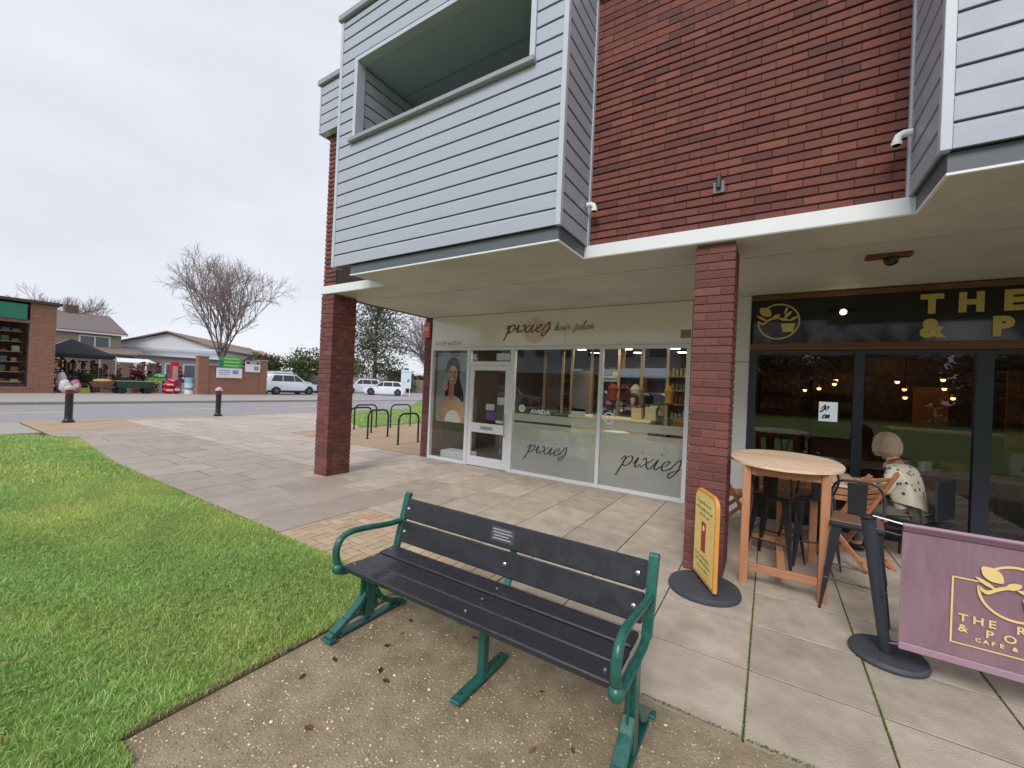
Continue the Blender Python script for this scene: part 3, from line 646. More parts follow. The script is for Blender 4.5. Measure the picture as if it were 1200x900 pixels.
def disc(cx, cz, r, y, m, p, name='disc_logo', sxx=1, n=28):
    mb = MB(); mb.prism([(cx+r*sxx*math.cos(2*PI*i/n), cz+r*math.sin(2*PI*i/n)) for i in range(n)], y, y-.003, 'y'); return mb.build(name, m, p)
disc(-3.80, 1.19, .065, SY-.001, WV, fr); ring(-3.80, 1.19, .03, .008, SY-.005, mat('logo_ink', lin(70, 90, 92), .5), fr)
ring(-2.17, 1.14, .085, .022, SY-.001, WV, fr); textobj('brand_letter', 'A', .12, WV, fr, (-2.215, SY-.003, 1.09), (PI/2, 0, 0), .001, bold=.003)
# poster of a smiling dark-haired woman, flat print
def poster():
    nx, nz = 110, 190; x0, x1, z0, z1 = -5.90, -5.13, .80, 2.20; vs = []; fs = []; cols = []
    for j in range(nz+1):
        for i in range(nx+1): vs.append((x0+(x1-x0)*i/nx, SY+.02, z0+(z1-z0)*j/nz))
    for j in range(nz):
        for i in range(nx): a = j*(nx+1)+i; fs.append((a, a+1, a+nx+2, a+nx+1))
    u = np.tile((np.arange(nx)+.5)/nx, nz)*.77-.385; v = np.repeat((np.arange(nz)+.5)/nz, nx)*1.40-.70
    c = np.tile(np.array(lin(150, 164, 158)[:3]), (nx*nz, 1)); c += (u[:, None]*.18); c = np.clip(c, .02, 1)
    def put(mask, col, sh=0):
        c[mask] = np.array(lin(*col)[:3])*(1+sh*u[mask])[:, None]
    E = lambda cx, cy, rx, ry: ((u-cx)/rx)**2+((v-cy)/ry)**2 < 1+.12*np.sin(u*60+v*17)*0
    hair = E(.03, .36, .19, .26) | ((np.abs(u-.04+.05*np.sin(v*6)) < .235-.10*np.clip(v, -.1, .4)) & (v < .36) & (v > -.28)); put(hair, (34, 28, 28), .2)
    hl = hair & (np.sin(u*90+5*np.sin(v*5)) > .72); put(hl, (72, 54, 48))
    put(E(.02, -.50, .34, .34) & (v < -.12), (196, 148, 122), 1.2)          # shoulders
    put((np.abs(u-.0) < .07) & (v < .22) & (v > -.25), (176, 126, 104), 1.0)      # neck
    put(E(.02, .26, .125, .185), (212, 164, 140), 1.2); put(E(.075, .2, .06, .13), (190, 138, 116), .5)
    put(E(-.03, .315, .028, .012), (40, 28, 28)); put(E(.075, .31, .026, .012), (40, 28, 28))
    put(E(-.03, .345, .04, .008), (52, 36, 32)); put(E(.075, .34, .038, .008), (52, 36, 32))
    put(E(.022, .245, .018, .035), (196, 144, 120)); put(E(.022, .165, .058, .03), (168, 66, 66)); put(E(.022, .17, .045, .015), (240, 234, 226))
    put(E(.06, -.66, .2, .2), (232, 224, 210), .4); put(E(-.2, -.48, .13, .06), (206, 156, 132), 1); put(E(-.24, -.56, .13, .05), (198, 148, 126), 1)
    put((np.abs(u+.16) < .055) & (v > -.02) & (v < .32), (150, 176, 150), .5); put((np.abs(u+.16) < .03) & (v > .32) & (v < .37), (90, 100, 92))
    put(E(-.18, .02, .08, .1), (208, 160, 136), .6)
    me = bpy.data.meshes.new('poster'); me.from_pydata(vs, [], fs); me.materials.append(attrmat('poster_print', rough=.4)); setcol(me, c)
    o = bpy.data.objects.new('poster', me); COL.objects.link(o); return tag(o, 'tall salon poster of a smiling woman with long dark hair behind the left window', 'poster')
poster()
MB().box(-5.905, -5.125, SY+.021, SY+.035, .795, 2.205).build('poster_backing', mat('poster_board', lin(225, 225, 222), .6), bpy.data.objects['poster'])
bpy.data.objects['poster'].parent = None
# notices on the door
NOT = mat('paper_notice', lin(228, 228, 226), .6)
for i, (x0, x1, z0, z1, m, lb) in enumerate(((-4.62, -4.42, 1.10, 1.22, NOT, 'white paper notice low on the salon door glass'), (-4.36, -4.20, 1.22, 1.36, NOT, 'small white notice at the right of the salon door glass'),
    (-4.60, -4.38, .92, 1.07, mat('purple_sticker', lin(120, 96, 178), .5), 'purple sticker near the letter plate of the salon door'), (-4.38, -4.22, .87, .92, NOT, 'narrow white strip notice above the door rail'),
    (-4.42, -4.12, 2.06, 2.19, NOT, 'white notice in the fanlight over the salon door'), (-5.0, -4.9, 2.06, 2.18, NOT, 'small notice at the left of the fanlight'), (-2.83, -2.58, 1.12, 1.21, NOT, 'white card standing at the right of the wide salon window'), (-2.45, -2.375, 1.12, 1.18, NOT, 'small card by the mullion of the wide salon window'))):
    tag(MB().box(x0, x1, SY+.012, SY+.015, z0, z1).build('notice', m), lb, 'notice', 'notices in the salon glass')

# ---- salon room
ROOM = mat('salon_wall', lin(96, 89, 84), .7, var=.1); FLR = mat('salon_floor', lin(84, 74, 66), .4, var=.2); CEIL = mat('salon_ceiling', lin(112, 106, 98), .8)
sr = part_empty('salon_room', B)
MB().box(-6.07, -.9, 6.6, 12.2, -.02, .01).build('floor', FLR, sr); MB().box(-6.1, -.9, 6.5, 12.2, 2.62, 2.7).build('ceiling', CEIL, sr)
MB().box(-6.1, -.9, 12.1, 12.2, .01, 2.62).box(-6.1, -6.05, 6.86, 12.1, .01, 2.62).box(-.95, -.9, 6.6, 12.1, .01, 2.62).build('wall', ROOM, sr)
LAMP = mat('lit_panel', (1, .9, .7), .5, emit=(1, .88, .68), estr=15)
def dl(x, y, z=2.612, r=.115, e=LAMP, g='salon downlights', lab=None):
    t = thing('ceiling_light', lab, 'light', (x, y, z), 0, g); MB().lathe((0, 0, 0), [(r, -.004), (r, 0)], 20).build('diffuser', e, t); MB().lathe((0, 0, 0), [(r+.02, -.002), (r+.02, .006)], 20).build('rim', WHITE, t); return t
lab = {0: 'nearest', 1: 'second', 2: 'third', 3: 'fourth', 4: 'farthest'}
for j, x in enumerate((-1.9, -3.0, -4.2)):
    for i in range(5): dl(x, 7.15+i*.95, lab=f'{lab[i]} round downlight from the glass in the {["right", "middle", "left"][j]} row of the salon ceiling')
for i, x in enumerate((-4.6, -3.5, -2.8, -2.0, -1.3)): dl(x, 6.76, r=.15, g='added fill downlights at the salon window', lab=f'added fill downlight out of view just inside the salon glass, {["first", "second", "third", "fourth", "fifth"][i]} from the door')  # extra lamps added out of view to brighten the goods behind the film
# mirror stations with pale uprights
for i, (x, y) in enumerate(((-4.9, 9.8), (-4.1, 9.8), (-3.3, 9.8), (-2.7, 9.3), (-2.1, 9.0))):
    t = thing('mirror_station', f'salon mirror between pale uprights, {["far left", "second from left", "middle", "fourth from left", "far right"][i]} of the row', 'mirror', (x, y, 0), 0, 'salon mirror stations')
    MB().box(-.3, -.24, 0, .06, .01, 2.6).build('upright', mat('pale_oak', lin(190, 168, 132), .5), t); MB().box(.24, .3, 0, .06, .01, 2.6).build('upright', MATS['pale_oak'], t)
    MB().box(-.24, .24, .02, .03, .9, 2.1).build('mirror_glass', mat('mirror', (.7, .7, .7), .03, metal=1, var=0), t); MB().box(-.24, .24, -.2, .06, .78, .82).build('shelf', MATS['pale_oak'], t)
t = thing('reception_desk', 'pale reception desk behind the right salon window', 'desk', (-2.6, 7.9, 0))
MB().box(-.75, .75, -.3, .3, .01, 1.02).build('body', mat('desk_cream', lin(216, 200, 172), .5), t, bevel=.01); MB().box(-.8, .8, -.35, .35, 1.02, 1.06).build('worktop', mat('desk_top', lin(230, 218, 192), .4), t)
MB().box(-.5, .0, -.303, -.3, .86, .95).build('front_sign', mat('desk_sign', lin(150, 196, 204), .5), t)
for i, (x, z, w, m) in enumerate(((-2.2, 1.06, .18, 'sandy'), (-1.95, 1.06, .2, 'cream'))):
    tag(MB().box(x, x+w, 7.75, 7.95, z, z+.2+.04*i).build('box', mat('box_'+m, lin(206-20*i, 184, 146), .6), bevel=.005), f'{m} product box standing on the reception desk', 'box')
def shelfunit(x, y, lb, cols):
    t = thing('product_shelf', lb, 'shelf', (x, y, 0)); 
    for z in (.5, .95, 1.4, 1.8): MB().box(-.5, .5, -.15, .15, z, z+.02).build('shelf_board', MATS['pale_oak'], t)
    MB().box(-.52, -.5, -.15, .15, .01, 2.0).box(.5, .52, -.15, .15, .01, 2.0).build('side_panel', MATS['pale_oak'], t); return t
for i, (x, y) in enumerate(((-5.3, 8.0), (-4.4, 8.6), (-3.7, 8.2), (-1.5, 8.9))):
    t = thing('salon_chair', ['black salon chair near the door', 'black salon chair facing the far left mirror', 'black salon chair in the middle of the salon', 'red salon chair at the right of the salon'][i], 'chair', (x, y, 0), random.uniform(-1, 1), 'salon styling chairs'); m = BLACKM if i < 3 else mat('red_leather', lin(150, 52, 50), .4)
    MB().box(-.27, .27, -.25, .25, .44, .56).build('seat', m, t, bevel=.03); MB().box(-.25, .25, .2, .29, .58, 1.02).build('backrest', m, t, bevel=.03); MB().lathe((0, 0, 0), [(.26, .012), (.26, .03), (.04, .05), (.04, .44)], 20).build('pedestal', STEEL, t, smooth=True)
    for s_ in (-1, 1): MB().box(s_*.3-.03, s_*.3+.03, -.2, .22, .66, .70).build('armrest', m, t, bevel=.01)
for i, (x, c) in enumerate(((-2.95, (150, 60, 52)), (-2.45, (196, 188, 170)), (-1.75, (176, 132, 60)))):
    t = thing('window_display_stand', ['dark red display stand hanging left in the right salon window', 'pale dress-form shaped display in the right salon window', 'stand of yellow flowers at the right of the salon desk'][i], 'display', (x, 8.9, .012)); MB().tube([(0, 0, 0), (0, 0, 1.3)], .02, 8).build('stem', BLACKM, t)
    MB().lathe((0, 0, 0), [(.03, 1.3), (.11, 1.36), (.08, 1.46), (.12, 1.62), (.04, 1.72)], 16).build('display_form', mat('form_%d' % i, lin(*c), .7), t, smooth=True)
for i in range(4):
    t = thing('rear_shelf', f'wall shelf of hair products at the back of the salon, {["lowest", "second", "third", "top"][i]}', 'shelf', (-3.2, 11.95, .9+i*.38)); MB().box(-1.2, 1.6, -.13, .13, -.03, 0).build('board', MATS['pale_oak'] if 'pale_oak' in MATS else CREAM, t); bt_k = MB()
    for j in range(26): x = -1.1+j*.1; h = random.uniform(.1, .24); bt_k.box(x, x+.055, -.04, .04, .001, h)
    bt_k.build('bottles', mat('shelf_bottles_%d' % i, lin(*[(200, 190, 176), (150, 70, 60), (110, 130, 120), (210, 180, 110)][i]), .4), t)['kind'] = 'stuff'
shelfunit(-5.0, 11.6, 'oak product shelf against the back wall of the salon', 0)
k = 0
for z in (.52, .97, 1.42):
    for i in range(8):
        r = random.uniform(.02, .035); h = random.uniform(.12, .22); k += 1
        tag(MB().lathe((-5.42+i*.12, 11.58, z), [(r, 0), (r, h*.7), (r*.4, h*.8), (r*.4, h)], 10).build('bottle', mat('bottle_%d' % (k % 5), lin(*[(170, 60, 50), (90, 110, 80), (200, 190, 170), (70, 60, 90), (200, 160, 60)][k % 5]), .3)), 'hair product bottle on the oak shelf at the back of the salon', 'bottle', 'bottles on the salon shelf')
PCH = mat('pale_shell', lin(238, 222, 216), .4)
def shell_chair(x, y, rz, lb):
    t = thing('shell_chair', lb, 'chair', (x, y, 0), rz, 'pale chairs inside the salon window')
    mb = MB(); mb.box(-.24, .24, -.22, .22, .44, .47); mb.build('seat', PCH, t, bevel=.012)
    mb = MB(); P = [(-.25, .2, .46), (.25, .2, .46), (.27, .3, .82), (-.27, .3, .82)]; mb.add([Vector(p) for p in P]+[Vector(p)+Vector((0, .02, 0)) for p in P], [(0, 1, 2, 3), (7, 6, 5, 4), (0, 4, 5, 1), (1, 5, 6, 2), (2, 6, 7, 3), (3, 7, 4, 0)]); mb.build('backrest', PCH, t, bevel=.008)
    for sx in (-1, 1):
        for sy in (-1, 1): MB().tube([(sx*.16, sy*.15, .44), (sx*.22, sy*.22, .012)], [.016, .011], 8).build('leg', WHITE, t)
    return t
shell_chair(-3.30, 6.80, PI+.3, 'pale shell chair behind the frosted film of the wide salon window'); shell_chair(-1.80, 6.82, PI-.2, 'pale shell chair beside the white table in the right salon window'); shell_chair(-1.28, 6.80, PI-.3, 'pale shell chair at the far right of the salon window')
t = thing('side_table', 'white round-topped table by the mullion inside the right salon window', 'table', (-2.2, 6.85, 0)); MB().lathe((0, 0, 0), [(.22, .86), (.22, .885)], 24).build('table_top', WHITE, t); MB().tube([(0, 0, .012), (0, 0, .86)], .05, 12).build('column', WHITE, t)
WB = mat('white_card_box', lin(246, 248, 240), .6, rnd=.05)
for (x, z, lb) in ((-2.78, .72, 'top white box of the window pyramid'), (-2.885, .576, 'left box in the middle row of the window pyramid'), (-2.725, .576, 'right box in the middle row of the window pyramid'), (-2.84, .432, 'left box in the bottom row of the window pyramid'), (-2.675, .432, 'right box in the bottom row of the window pyramid')):
    tag(MB().cbox((x, 6.505, z+.07), (.15, .15, .140)).build('carton', WB, bevel=.004), lb, 'box', 'pyramid of white boxes in the salon window')
tag(MB().box(-3.0, -2.55, 6.43, 6.6, .012, .43).build('plinth', mat('plinth_grey', lin(150, 156, 156), .6), bevel=.005), 'grey plinth carrying the pyramid of white boxes', 'plinth')
tag(MB().box(-5.9, -5.2, 6.6, 6.95, .012, .16).build('window_step', WHITE, bevel=.006), 'low white step inside the poster window', 'step')

# ---- cafe shopfront
cf = part_empty('cafe_window_frame', B)
for (a, b) in ((-.25, -.165), (.85, .945), (1.865, 1.995), (2.9, 3.0), (4.2, 4.3)): al(a, b, 0, 2.205, SY-.035, SY+.05, 'frame_bar', NAVY, cf)
for (a, b) in ((-.165, .85), (.945, 1.865), (1.995, 2.9), (3.0, 4.2)):
    al(a, b, 0, .12, SY-.03, SY+.05, 'frame_bar', NAVY, cf); al(a, b, 2.15, 2.205, SY-.03, SY+.05, 'frame_bar', NAVY, cf); pane('pane', a, b, .12, 2.15, cf, GLASS_DK)
MB().box(-.25, 4.4, SY-.06, SY+.06, 2.208, 2.30).build('timber_beam', TIMBER, B, bevel=.005)
MB().box(-.25, 4.4, SY-.055, SY+.06, 2.875, 2.935).build('timber_trim', TIMBER, B, bevel=.004)
cs = MB().box(-.25, 4.4, SY-.03, SY+.06, 2.303, 2.872).build('fascia_sign', BLACKG, B); cs['label'] = 'black cafe fascia with gold lettering'
def gl(txt, x, z, s, w): return textobj('letter', txt, s, GOLD, cs, (x, SY-.036, z), (PI/2, 0, 0), .005, bold=.012*s/.2, sx=w)
gl('T', 1.415, 2.625, .275, 1.0); gl('H', 1.705, 2.625, .275, 1.0); gl('E', 2.04, 2.625, .275, 1.0); gl('&', 1.415, 2.355, .27, 1.0); gl('P', 1.965, 2.355, .27, 1.05)
gl('R', 2.6, 2.625, .275, 1.0)
def plantlogo(cx, cz, r, y, m, p):
    ring(cx, cz, r, r*.085, y, m, p, a0=-PI*1.02, a1=PI*.70)
    ly = [y-.0035]
    def ell(ex, ez, a, b, rot, nm):
        ly[0] -= .0007; y = ly[0]; mb = MB(); P = []
        for i in range(22): t_ = 2*PI*i/22; u_, v_ = a*math.cos(t_)*(1+.10*math.cos(4*t_)), b*math.sin(t_); P.append((cx+r*(ex+u_*math.cos(rot)-v_*math.sin(rot)), cz+r*(ez+u_*math.sin(rot)+v_*math.cos(rot))))
        mb.prism(P, y, y-.003, 'y'); mb.build(nm, m, p)
    ell(-.66, .58, .34, .24, -.7, 'flower_bud'); ell(-.83, .22, .30, .07, -.55, 'petal'); ell(-.12, .28, .22, .12, .5, 'leaf')
    ly[0] -= .0007; y = ly[0]; mb = MB(); P = catmull([(cx-r*.98, 0, cz-r*.0), (cx-r*.78, 0, cz-r*.12), (cx-r*.5, 0, cz+r*.08), (cx-r*.15, 0, cz+r*.26)], 4); vs = []
    for q_ in P: vs += [(q_.x, y, q_.z-r*.07), (q_.x, y, q_.z+r*.07), (q_.x, y-.003, q_.z-r*.07), (q_.x, y-.003, q_.z+r*.07)]
    fs = []
    for i in range(len(P)-1): o = 4*i; fs += [(o+2, o+6, o+7, o+3), (o, o+1, o+5, o+4), (o, o+4, o+6, o+2), (o+1, o+3, o+7, o+5)]
    mb.add(vs, fs); mb.build('branch', m, p)
    ly[0] -= .0007; y = ly[0]
    MB().prism([(cx+r*.22, cz-r*.62), (cx+r*.72, cz-r*.62), (cx+r*.82, cz-r*.12), (cx+r*.12, cz-r*.12)], y, y-.003, 'y').build('pot', m, p)
    for (ex, ez, a, b, ro) in ((.25, .12, .26, .08, -.2), (.45, .38, .26, .09, .8), (.72, .14, .24, .08, .5), (.35, .62, .2, .07, 1.3)): ell(ex, ez, a, b, ro, 'leaf')
plantlogo(.06, 2.585, .225, SY-.032, GOLD, cs)
t = thing('fascia_lamp_glint', 'small glowing bulb standing in for a lamp reflected in the black cafe fascia', 'light', (.72, SY-.06, 2.67)); MB().ball((0, 0, 0), .032, 12, 8).build('bulb', mat('reflected_lamp_glow', (1, .85, .5), .4, emit=(1, .78, .42), estr=9), t, smooth=True); MB().lathe((0, .0, .0), [(.02, 0), (.02, .05)], 10, T=Matrix.Rotation(-PI/2, 4, 'X')).build('mount', BLACKM, t)  # glowing bulb put in for the reflection of a lamp in the gloss
# cafe room
cr = part_empty('cafe_room', B); DW = mat('cafe_wall', lin(88, 66, 52), .7, var=.25, scale=2)
MB().box(-.25, 4.4, 6.6, 12.2, -.02, .01).build('floor', mat('cafe_floor', lin(84, 70, 60), .5), cr); MB().box(-.25, 4.4, 6.5, 12.2, 2.7, 2.75).build('ceiling', mat('cafe_ceiling', lin(60, 54, 50), .8), cr)
MB().box(-.25, 4.4, 12.1, 12.2, .01, 2.7).box(-.3, -.25, 6.6, 12.1, .01, 2.7).box(4.35, 4.4, 6.6, 12.1, .01, 2.7).build('wall', DW, cr)
t = thing('cafe_counter', 'timber cafe counter with a warm lit back panel', 'counter', (3.0, 11.2, 0)); MB().box(-.9, .9, -.3, .3, .01, 1.05).build('body', TIMBER, t); MB().box(-.95, .95, -.35, .35, 1.05, 1.09).build('worktop', WOODTOP, t); MB().box(-.42, .12, .75, .8, 1.15, 1.95).build('back_panel', mat('warm_panel', lin(170, 110, 66), .6), t)
t = thing('lit_menu_board', 'white lit menu board with black brush script inside the cafe', 'sign', (.87, 9.0, 1.38)); MB().box(-.13, .13, 0, .03, -.17, .17).build('panel', mat('lit_board', (.8, .85, .9), .5, emit=(.85, .93, 1), estr=.5), t); sc = MB(); script(sc, 'so', -.10, .03, .07, -.002, w=.16, depth=.003); script(sc, 'en', -.09, -.12, .07, -.002, w=.16, depth=.003); sc.build('brush_script', INK, t)
PB = mat('pendant_bulb', (1, .7, .4), .4, emit=(1, .42, .13), estr=5)
for i, (x, y) in enumerate(((.6, 10.6), (1.6, 10.9), (2.6, 10.7), (3.6, 10.9), (3.9, 8.4), (2.2, 11.6), (1.65, 7.0))): dl(x, y, 2.69, .05, mat('warm_fill_lamp', (1, .8, .5), .4, emit=(1, .62, .3), estr=40), 'added warm fill lamps in the cafe', ['added warm fill lamp over the left end of the cafe', 'added warm fill lamp left of the cafe counter', 'added warm fill lamp over the cafe counter', 'added warm fill lamp right of the cafe counter', 'added warm fill lamp near the right cafe window', 'added warm fill lamp against the back wall of the cafe', 'added warm fill lamp above the table with the white cups'][i])  # lamps added to lift the dim cafe room and the cup table
for i, (x, w, c) in enumerate(((.2, .8, (120, 84, 60)), (1.3, .9, (116, 86, 64)), (3.75, .8, (186, 134, 88)))):
    t = thing('wall_panel', ['dark timber dresser at the back left of the cafe', 'brown timber wall panelling at the back of the cafe', 'pale timber panelling at the right of the cafe'][i], 'panelling', (x, 11.9 if i < 2 else 10.2, .012))
    for j in range(5): MB().box(-w/2+j*w/5+.004, -w/2+(j+1)*w/5-.004, 0, .05, 0, 2.2).build('plank', mat('panel_%d' % i, lin(*c), .6, var=.2), t)
    for z in (.9, 1.3, 1.7): MB().box(-w/2, w/2, -.16, -.002, z, z+.03).build('shelf_board', TIMBER, t)
for i, (x, y, z) in enumerate(((1.75, 9.0, 1.93), (2.28, 9.0, 1.98), (1.9, 9.3, 1.82), (2.4, 9.4, 1.85), (1.85, 9.0, 1.68), (2.45, 9.2, 1.7), (.72, 8.9, 1.78), (.92, 8.8, 1.86), (1.0, 9.4, 1.95), (.55, 9.4, 1.75))):
    t = thing('pendant_lamp', f'small copper pendant bulb hanging in the cafe, {["upper left of the right group", "highest of the right group", "middle left of the right group", "far right of the right group", "lowest left of the right group", "lowest right of the right group", "middle of the left group", "upper right of the left group", "farthest of the left group", "leftmost of the left group"][i]}', 'lamp', (x, y, z), 0, 'pendant bulbs in the cafe')
    MB().ball((0, 0, 0), .03, 10, 7).build('bulb', PB, t, smooth=True); MB().lathe((0, 0, 0), [(.055, .01), (.03, .06), (.01, .07)], 14).build('lamp_shade', mat('copper', lin(180, 100, 66), .3, metal=.8), t); MB().tube([(0, 0, .07), (0, 0, 2.7-z)], .004, 6).build('cord', BLACKM, t)
t = thing('tube_light', 'warm angled strip light at the top left of the cafe', 'light', (.75, 8.5, 2.4), .3); MB().box(-.22, .22, -.03, .03, 0, .03).build('diffuser', mat('warm_tube', (1, .8, .5), .4, emit=(1, .75, .4), estr=5), t); MB().box(-.24, .24, -.04, .04, .03, .06).build('housing', BLACKM, t)
def cafetable(x, y, lb, w=.7):
    t = thing('cafe_table', lb, 'table', (x, y, 0), 0, 'tables inside the cafe'); MB().box(-w, w, -.32, .32, .73, .76).build('table_top', mat('grey_top', lin(120, 112, 112), .3), t, bevel=.005)
    for sx in (-1, 1): MB().tube([(sx*(w-.12), 0, .012), (sx*(w-.12), 0, .73)], .03, 8).build('leg', BLACKM, t)
cafetable(.35, 7.2, 'long grey-topped table inside the left cafe window'); cafetable(1.75, 7.2, 'grey-topped table with white cups inside the middle cafe window'); cafetable(2.9, 7.2, 'grey-topped table in front of the person in lilac', .5)
for i, (x, y) in enumerate(((1.48, 7.05), (1.62, 7.0), (1.70, 7.12))):
    tag(MB().lathe((x, y, .762), [(.03, 0), (.042, .10), (.044, .11), (.038, .105)], 16).build('cup', WHITE, smooth=True), ['tall white cup at the left of the cafe table', 'tall white cup in the middle of the cafe table', 'white cup at the right of the cafe table'][i], 'cup', 'white cups on the cafe table')
t = thing('wicker_basket', 'tan wicker basket on the cafe table beside the cups', 'basket', (1.92, 7.1, .762)); MB().lathe((0, 0, 0), [(.09, 0), (.12, .12), (.125, .12), (.115, .11)], 16).build('bowl', mat('wicker', lin(176, 124, 80), .7, var=.4, scale=60), t)

# soffit fittings, pipes, vent, box sign
t = thing('dome_camera', 'brown wooden plate with a black dome camera on the canopy ceiling', 'camera', (.87, 4.97, SOF-.001)); MB().box(-.16, .16, -.05, .05, -.035, 0).build('plate', TIMBER, t, bevel=.004); MB().lathe((.02, 0, 0), [(.02, -.105), (.045, -.09), (.055, -.065), (.058, -.036)], 18).build('dome', BLACKG, t, smooth=True)
def elbow(x, y, z, s, lb):
    t = thing('overflow_pipe', lb, 'pipe', (x, y, z), 0, 'white overflow pipes'); MB().tube([(0, 0, 0), (s*.045, 0, .0), (s*.07, 0, -.012), (s*.08, 0, -.04), (s*.08, 0, -.075)], .026, 14).build('elbow', WHITE, t, smooth=True); MB().lathe((0, 0, 0), [(.031, -.075), (.031, -.05)], 14, T=Matrix.Translation((s*.08, 0, 0))).build('collar', WHITE, t, smooth=True)
elbow(-1.65, 3.9, 3.47, 1, 'white overflow elbow on the right cheek of the left boarded bay'); elbow(.778, 3.88, 3.50, -1, 'white overflow elbow on the left cheek of the right boarded bay')
t = thing('wall_vent', 'small grey metal vent on the brick wall above the brick column', 'vent', (-.45, WALLY-.004, 3.47)); MB().box(-.045, .045, -.02, 0, -.08, .02).build('plate', mat('vent_grey', lin(110, 110, 116), .5), t); MB().box(-.02, .02, -.05, -.021, -.05, .08).build('cowl', mat('vent_dark', lin(50, 48, 50), .5), t, bevel=.008)
t = thing('alarm_box', 'red alarm box high on the brick quoin beside the salon', 'alarm', (-6.19, 6.385, 2.69)); MB().box(-.09, .09, -.06, 0, -.16, .16).build('cover', mat('alarm_red', lin(212, 92, 92), .4), t, bevel=.015); MB().box(-.075, .075, -.064, -.0615, -.02, .06).build('label_panel', mat('alarm_label', lin(230, 150, 148), .5), t)

# ================================================================== BENCH
BX0, BX1, BXM = -2.20, -.475, -1.27
bn = thing('park_bench', 'green cast metal bench with dark grey slats on the gravel beside the lawn', 'bench', (0, 0, 0))
def slat(c, w, t, ang, name='seat_slat'):
    T = Matrix.Translation(c) @ Matrix.Rotation(ang, 4, 'X'); mb = MB(); mb.cbox((0, 0, 0), (BX1-BX0-.03, w, t), 0, T); return mb.build(name, SLATM, bn, bevel=.006)
for i in range(3): slat(((BX0+BX1)/2, 1.665+i*.142, .428-(.006 if i == 1 else 0) + (0 if i < 2 else .002)), .134, .032, math.radians(-2 if i == 0 else 0))
BA = math.radians(75)
bdir = Vector((0, math.cos(BA), math.sin(BA)))
pb0 = Vector(((BX0+BX1)/2, 2.06, .465))
for i, d in enumerate((.067, .222)): slat(pb0+bdir*d, .142, .026, BA, 'back_slat')
pl = MB(); T = Matrix.Translation(pb0+bdir*.222+Vector((-.008, 0, 0))) @ Matrix.Rotation(BA, 4, 'X'); pl.cbox((0, 0, .0145), (.17, .085, .003), 0, T); plq = pl.build('plaque', mat('plaque_metal', lin(96, 94, 102), .3, metal=.5), bn)
ln = MB()
for j, (dz, w) in enumerate(((.026, .13), (.009, .14), (-.008, .11), (-.025, .13))): ln.cbox((-.01+.008*(j % 2), dz, .0165), (w, .006, .001), 0, T)
o = ln.build('engraving', mat('engraving', lin(170, 168, 176), .4), plq); o['kind'] = 'stuff'
def bolt(c, nrm, r=.013, name='bolt', m=STEEL):
    T = Matrix.Translation(c) @ Vector(nrm).to_track_quat('Z', 'Y').to_matrix().to_4x4(); mb = MB(); mb.lathe((0, 0, 0), [(r, 0), (r*.9, r*.35), (r*.5, r*.55)], 12, T=T); return mb.build(name, m, bn, smooth=True)
bn_n = Vector((0, -math.sin(BA), math.cos(BA)))
for i, d in enumerate((.067, .222)):
    for xx in ((BX0+.05, BXM-.03, BX1-.06) if i == 0 else (BX0+.045, BX1-.055)): bolt(Vector((xx, pb0.y, pb0.z))+bdir*d+bn_n*.013, bn_n)
for xx in (BX0+.05, BXM, BX1-.06):
    for i in range(3): bolt((xx, 1.665+i*.142, .444), (0, 0, 1), .009)
def endframe(X, s):
    f = MB(); 
    # pedestal and spread feet
    f.box(X-.024, X+.024, 1.80, 1.87, .03, .40); f.box(X-.006, X+.006, 1.765, 1.905, .05, .40)
    arc = [(1.545, .012), (1.57, .03), (1.66, .075), (1.76, .14), (1.80, .2)]
    for i in range(len(arc)-1): f.beam((X, arc[i][0], arc[i][1]), (X, arc[i+1][0], arc[i+1][1]), .058, .034)
    arc = [(2.12, .012), (2.09, .03), (2.0, .065), (1.92, .12), (1.87, .2)]
    for i in range(len(arc)-1): f.beam((X, arc[i][0], arc[i][1]), (X, arc[i+1][0], arc[i+1][1]), .058, .034)
    f.box(X-.028, X+.028, 1.60, 2.07, .0, .016); f.box(X-.045, X+.045, 1.52, 1.57, 0, .018); f.box(X-.045, X+.045, 2.09, 2.14, 0, .018)
    f.build('leg', GREEN, bn, bevel=.004)
    g = MB(); g.tube(catmull([(X, 1.585, .43), (X, 1.63, .392), (X, 1.8, .392), (X, 1.98, .395), (X, 2.055, .42)], 4), .022, 10, flat=1.0); g.build('seat_rail', GREEN, bn, smooth=True)
    T0 = pb0+Vector((X-pb0.x, .012, 0)); P = [T0-bdir*.06, T0+bdir*.10, T0+bdir*.25, T0+bdir*.312]
    h = MB(); h.beam(P[0], P[3], .05, .03, upv=(0, -1, 0)); h.tube([P[3]+Vector((-.025, .004, 0)), P[3]+Vector((.025, .004, 0))], .018, 12); h.build('back_post', GREEN, bn, bevel=.004)
    a = MB(); a.tube(catmull([T0+bdir*.135+Vector((0, -.01, 0)), (X, 1.98, .598), (X, 1.82, .617), (X, 1.68, .628), (X, 1.605, .605), (X, 1.573, .545), (X, 1.578, .48), (X, 1.60, .43)], 6), [.019]*4*6+[.022]*(3*6)+[.022], 12); a.build('armrest', GREEN, bn, smooth=True)
    MB().ball((X, 1.588, .425), (.034, .036, .036), 14, 10).build('arm_boss', GREEN, bn, smooth=True)
endframe(BX0-.012, -1); endframe(BX1+.012, 1)
m_ = MB(); m_.box(BXM-.022, BXM+.022, 1.815, 1.865, .02, .40); m_.build('middle_post', GREEN, bn, bevel=.004)
m_ = MB(); m_.box(BXM-.03, BXM+.03, 1.60, 2.06, 0, .024); m_.build('middle_foot', GREEN, bn, bevel=.006)
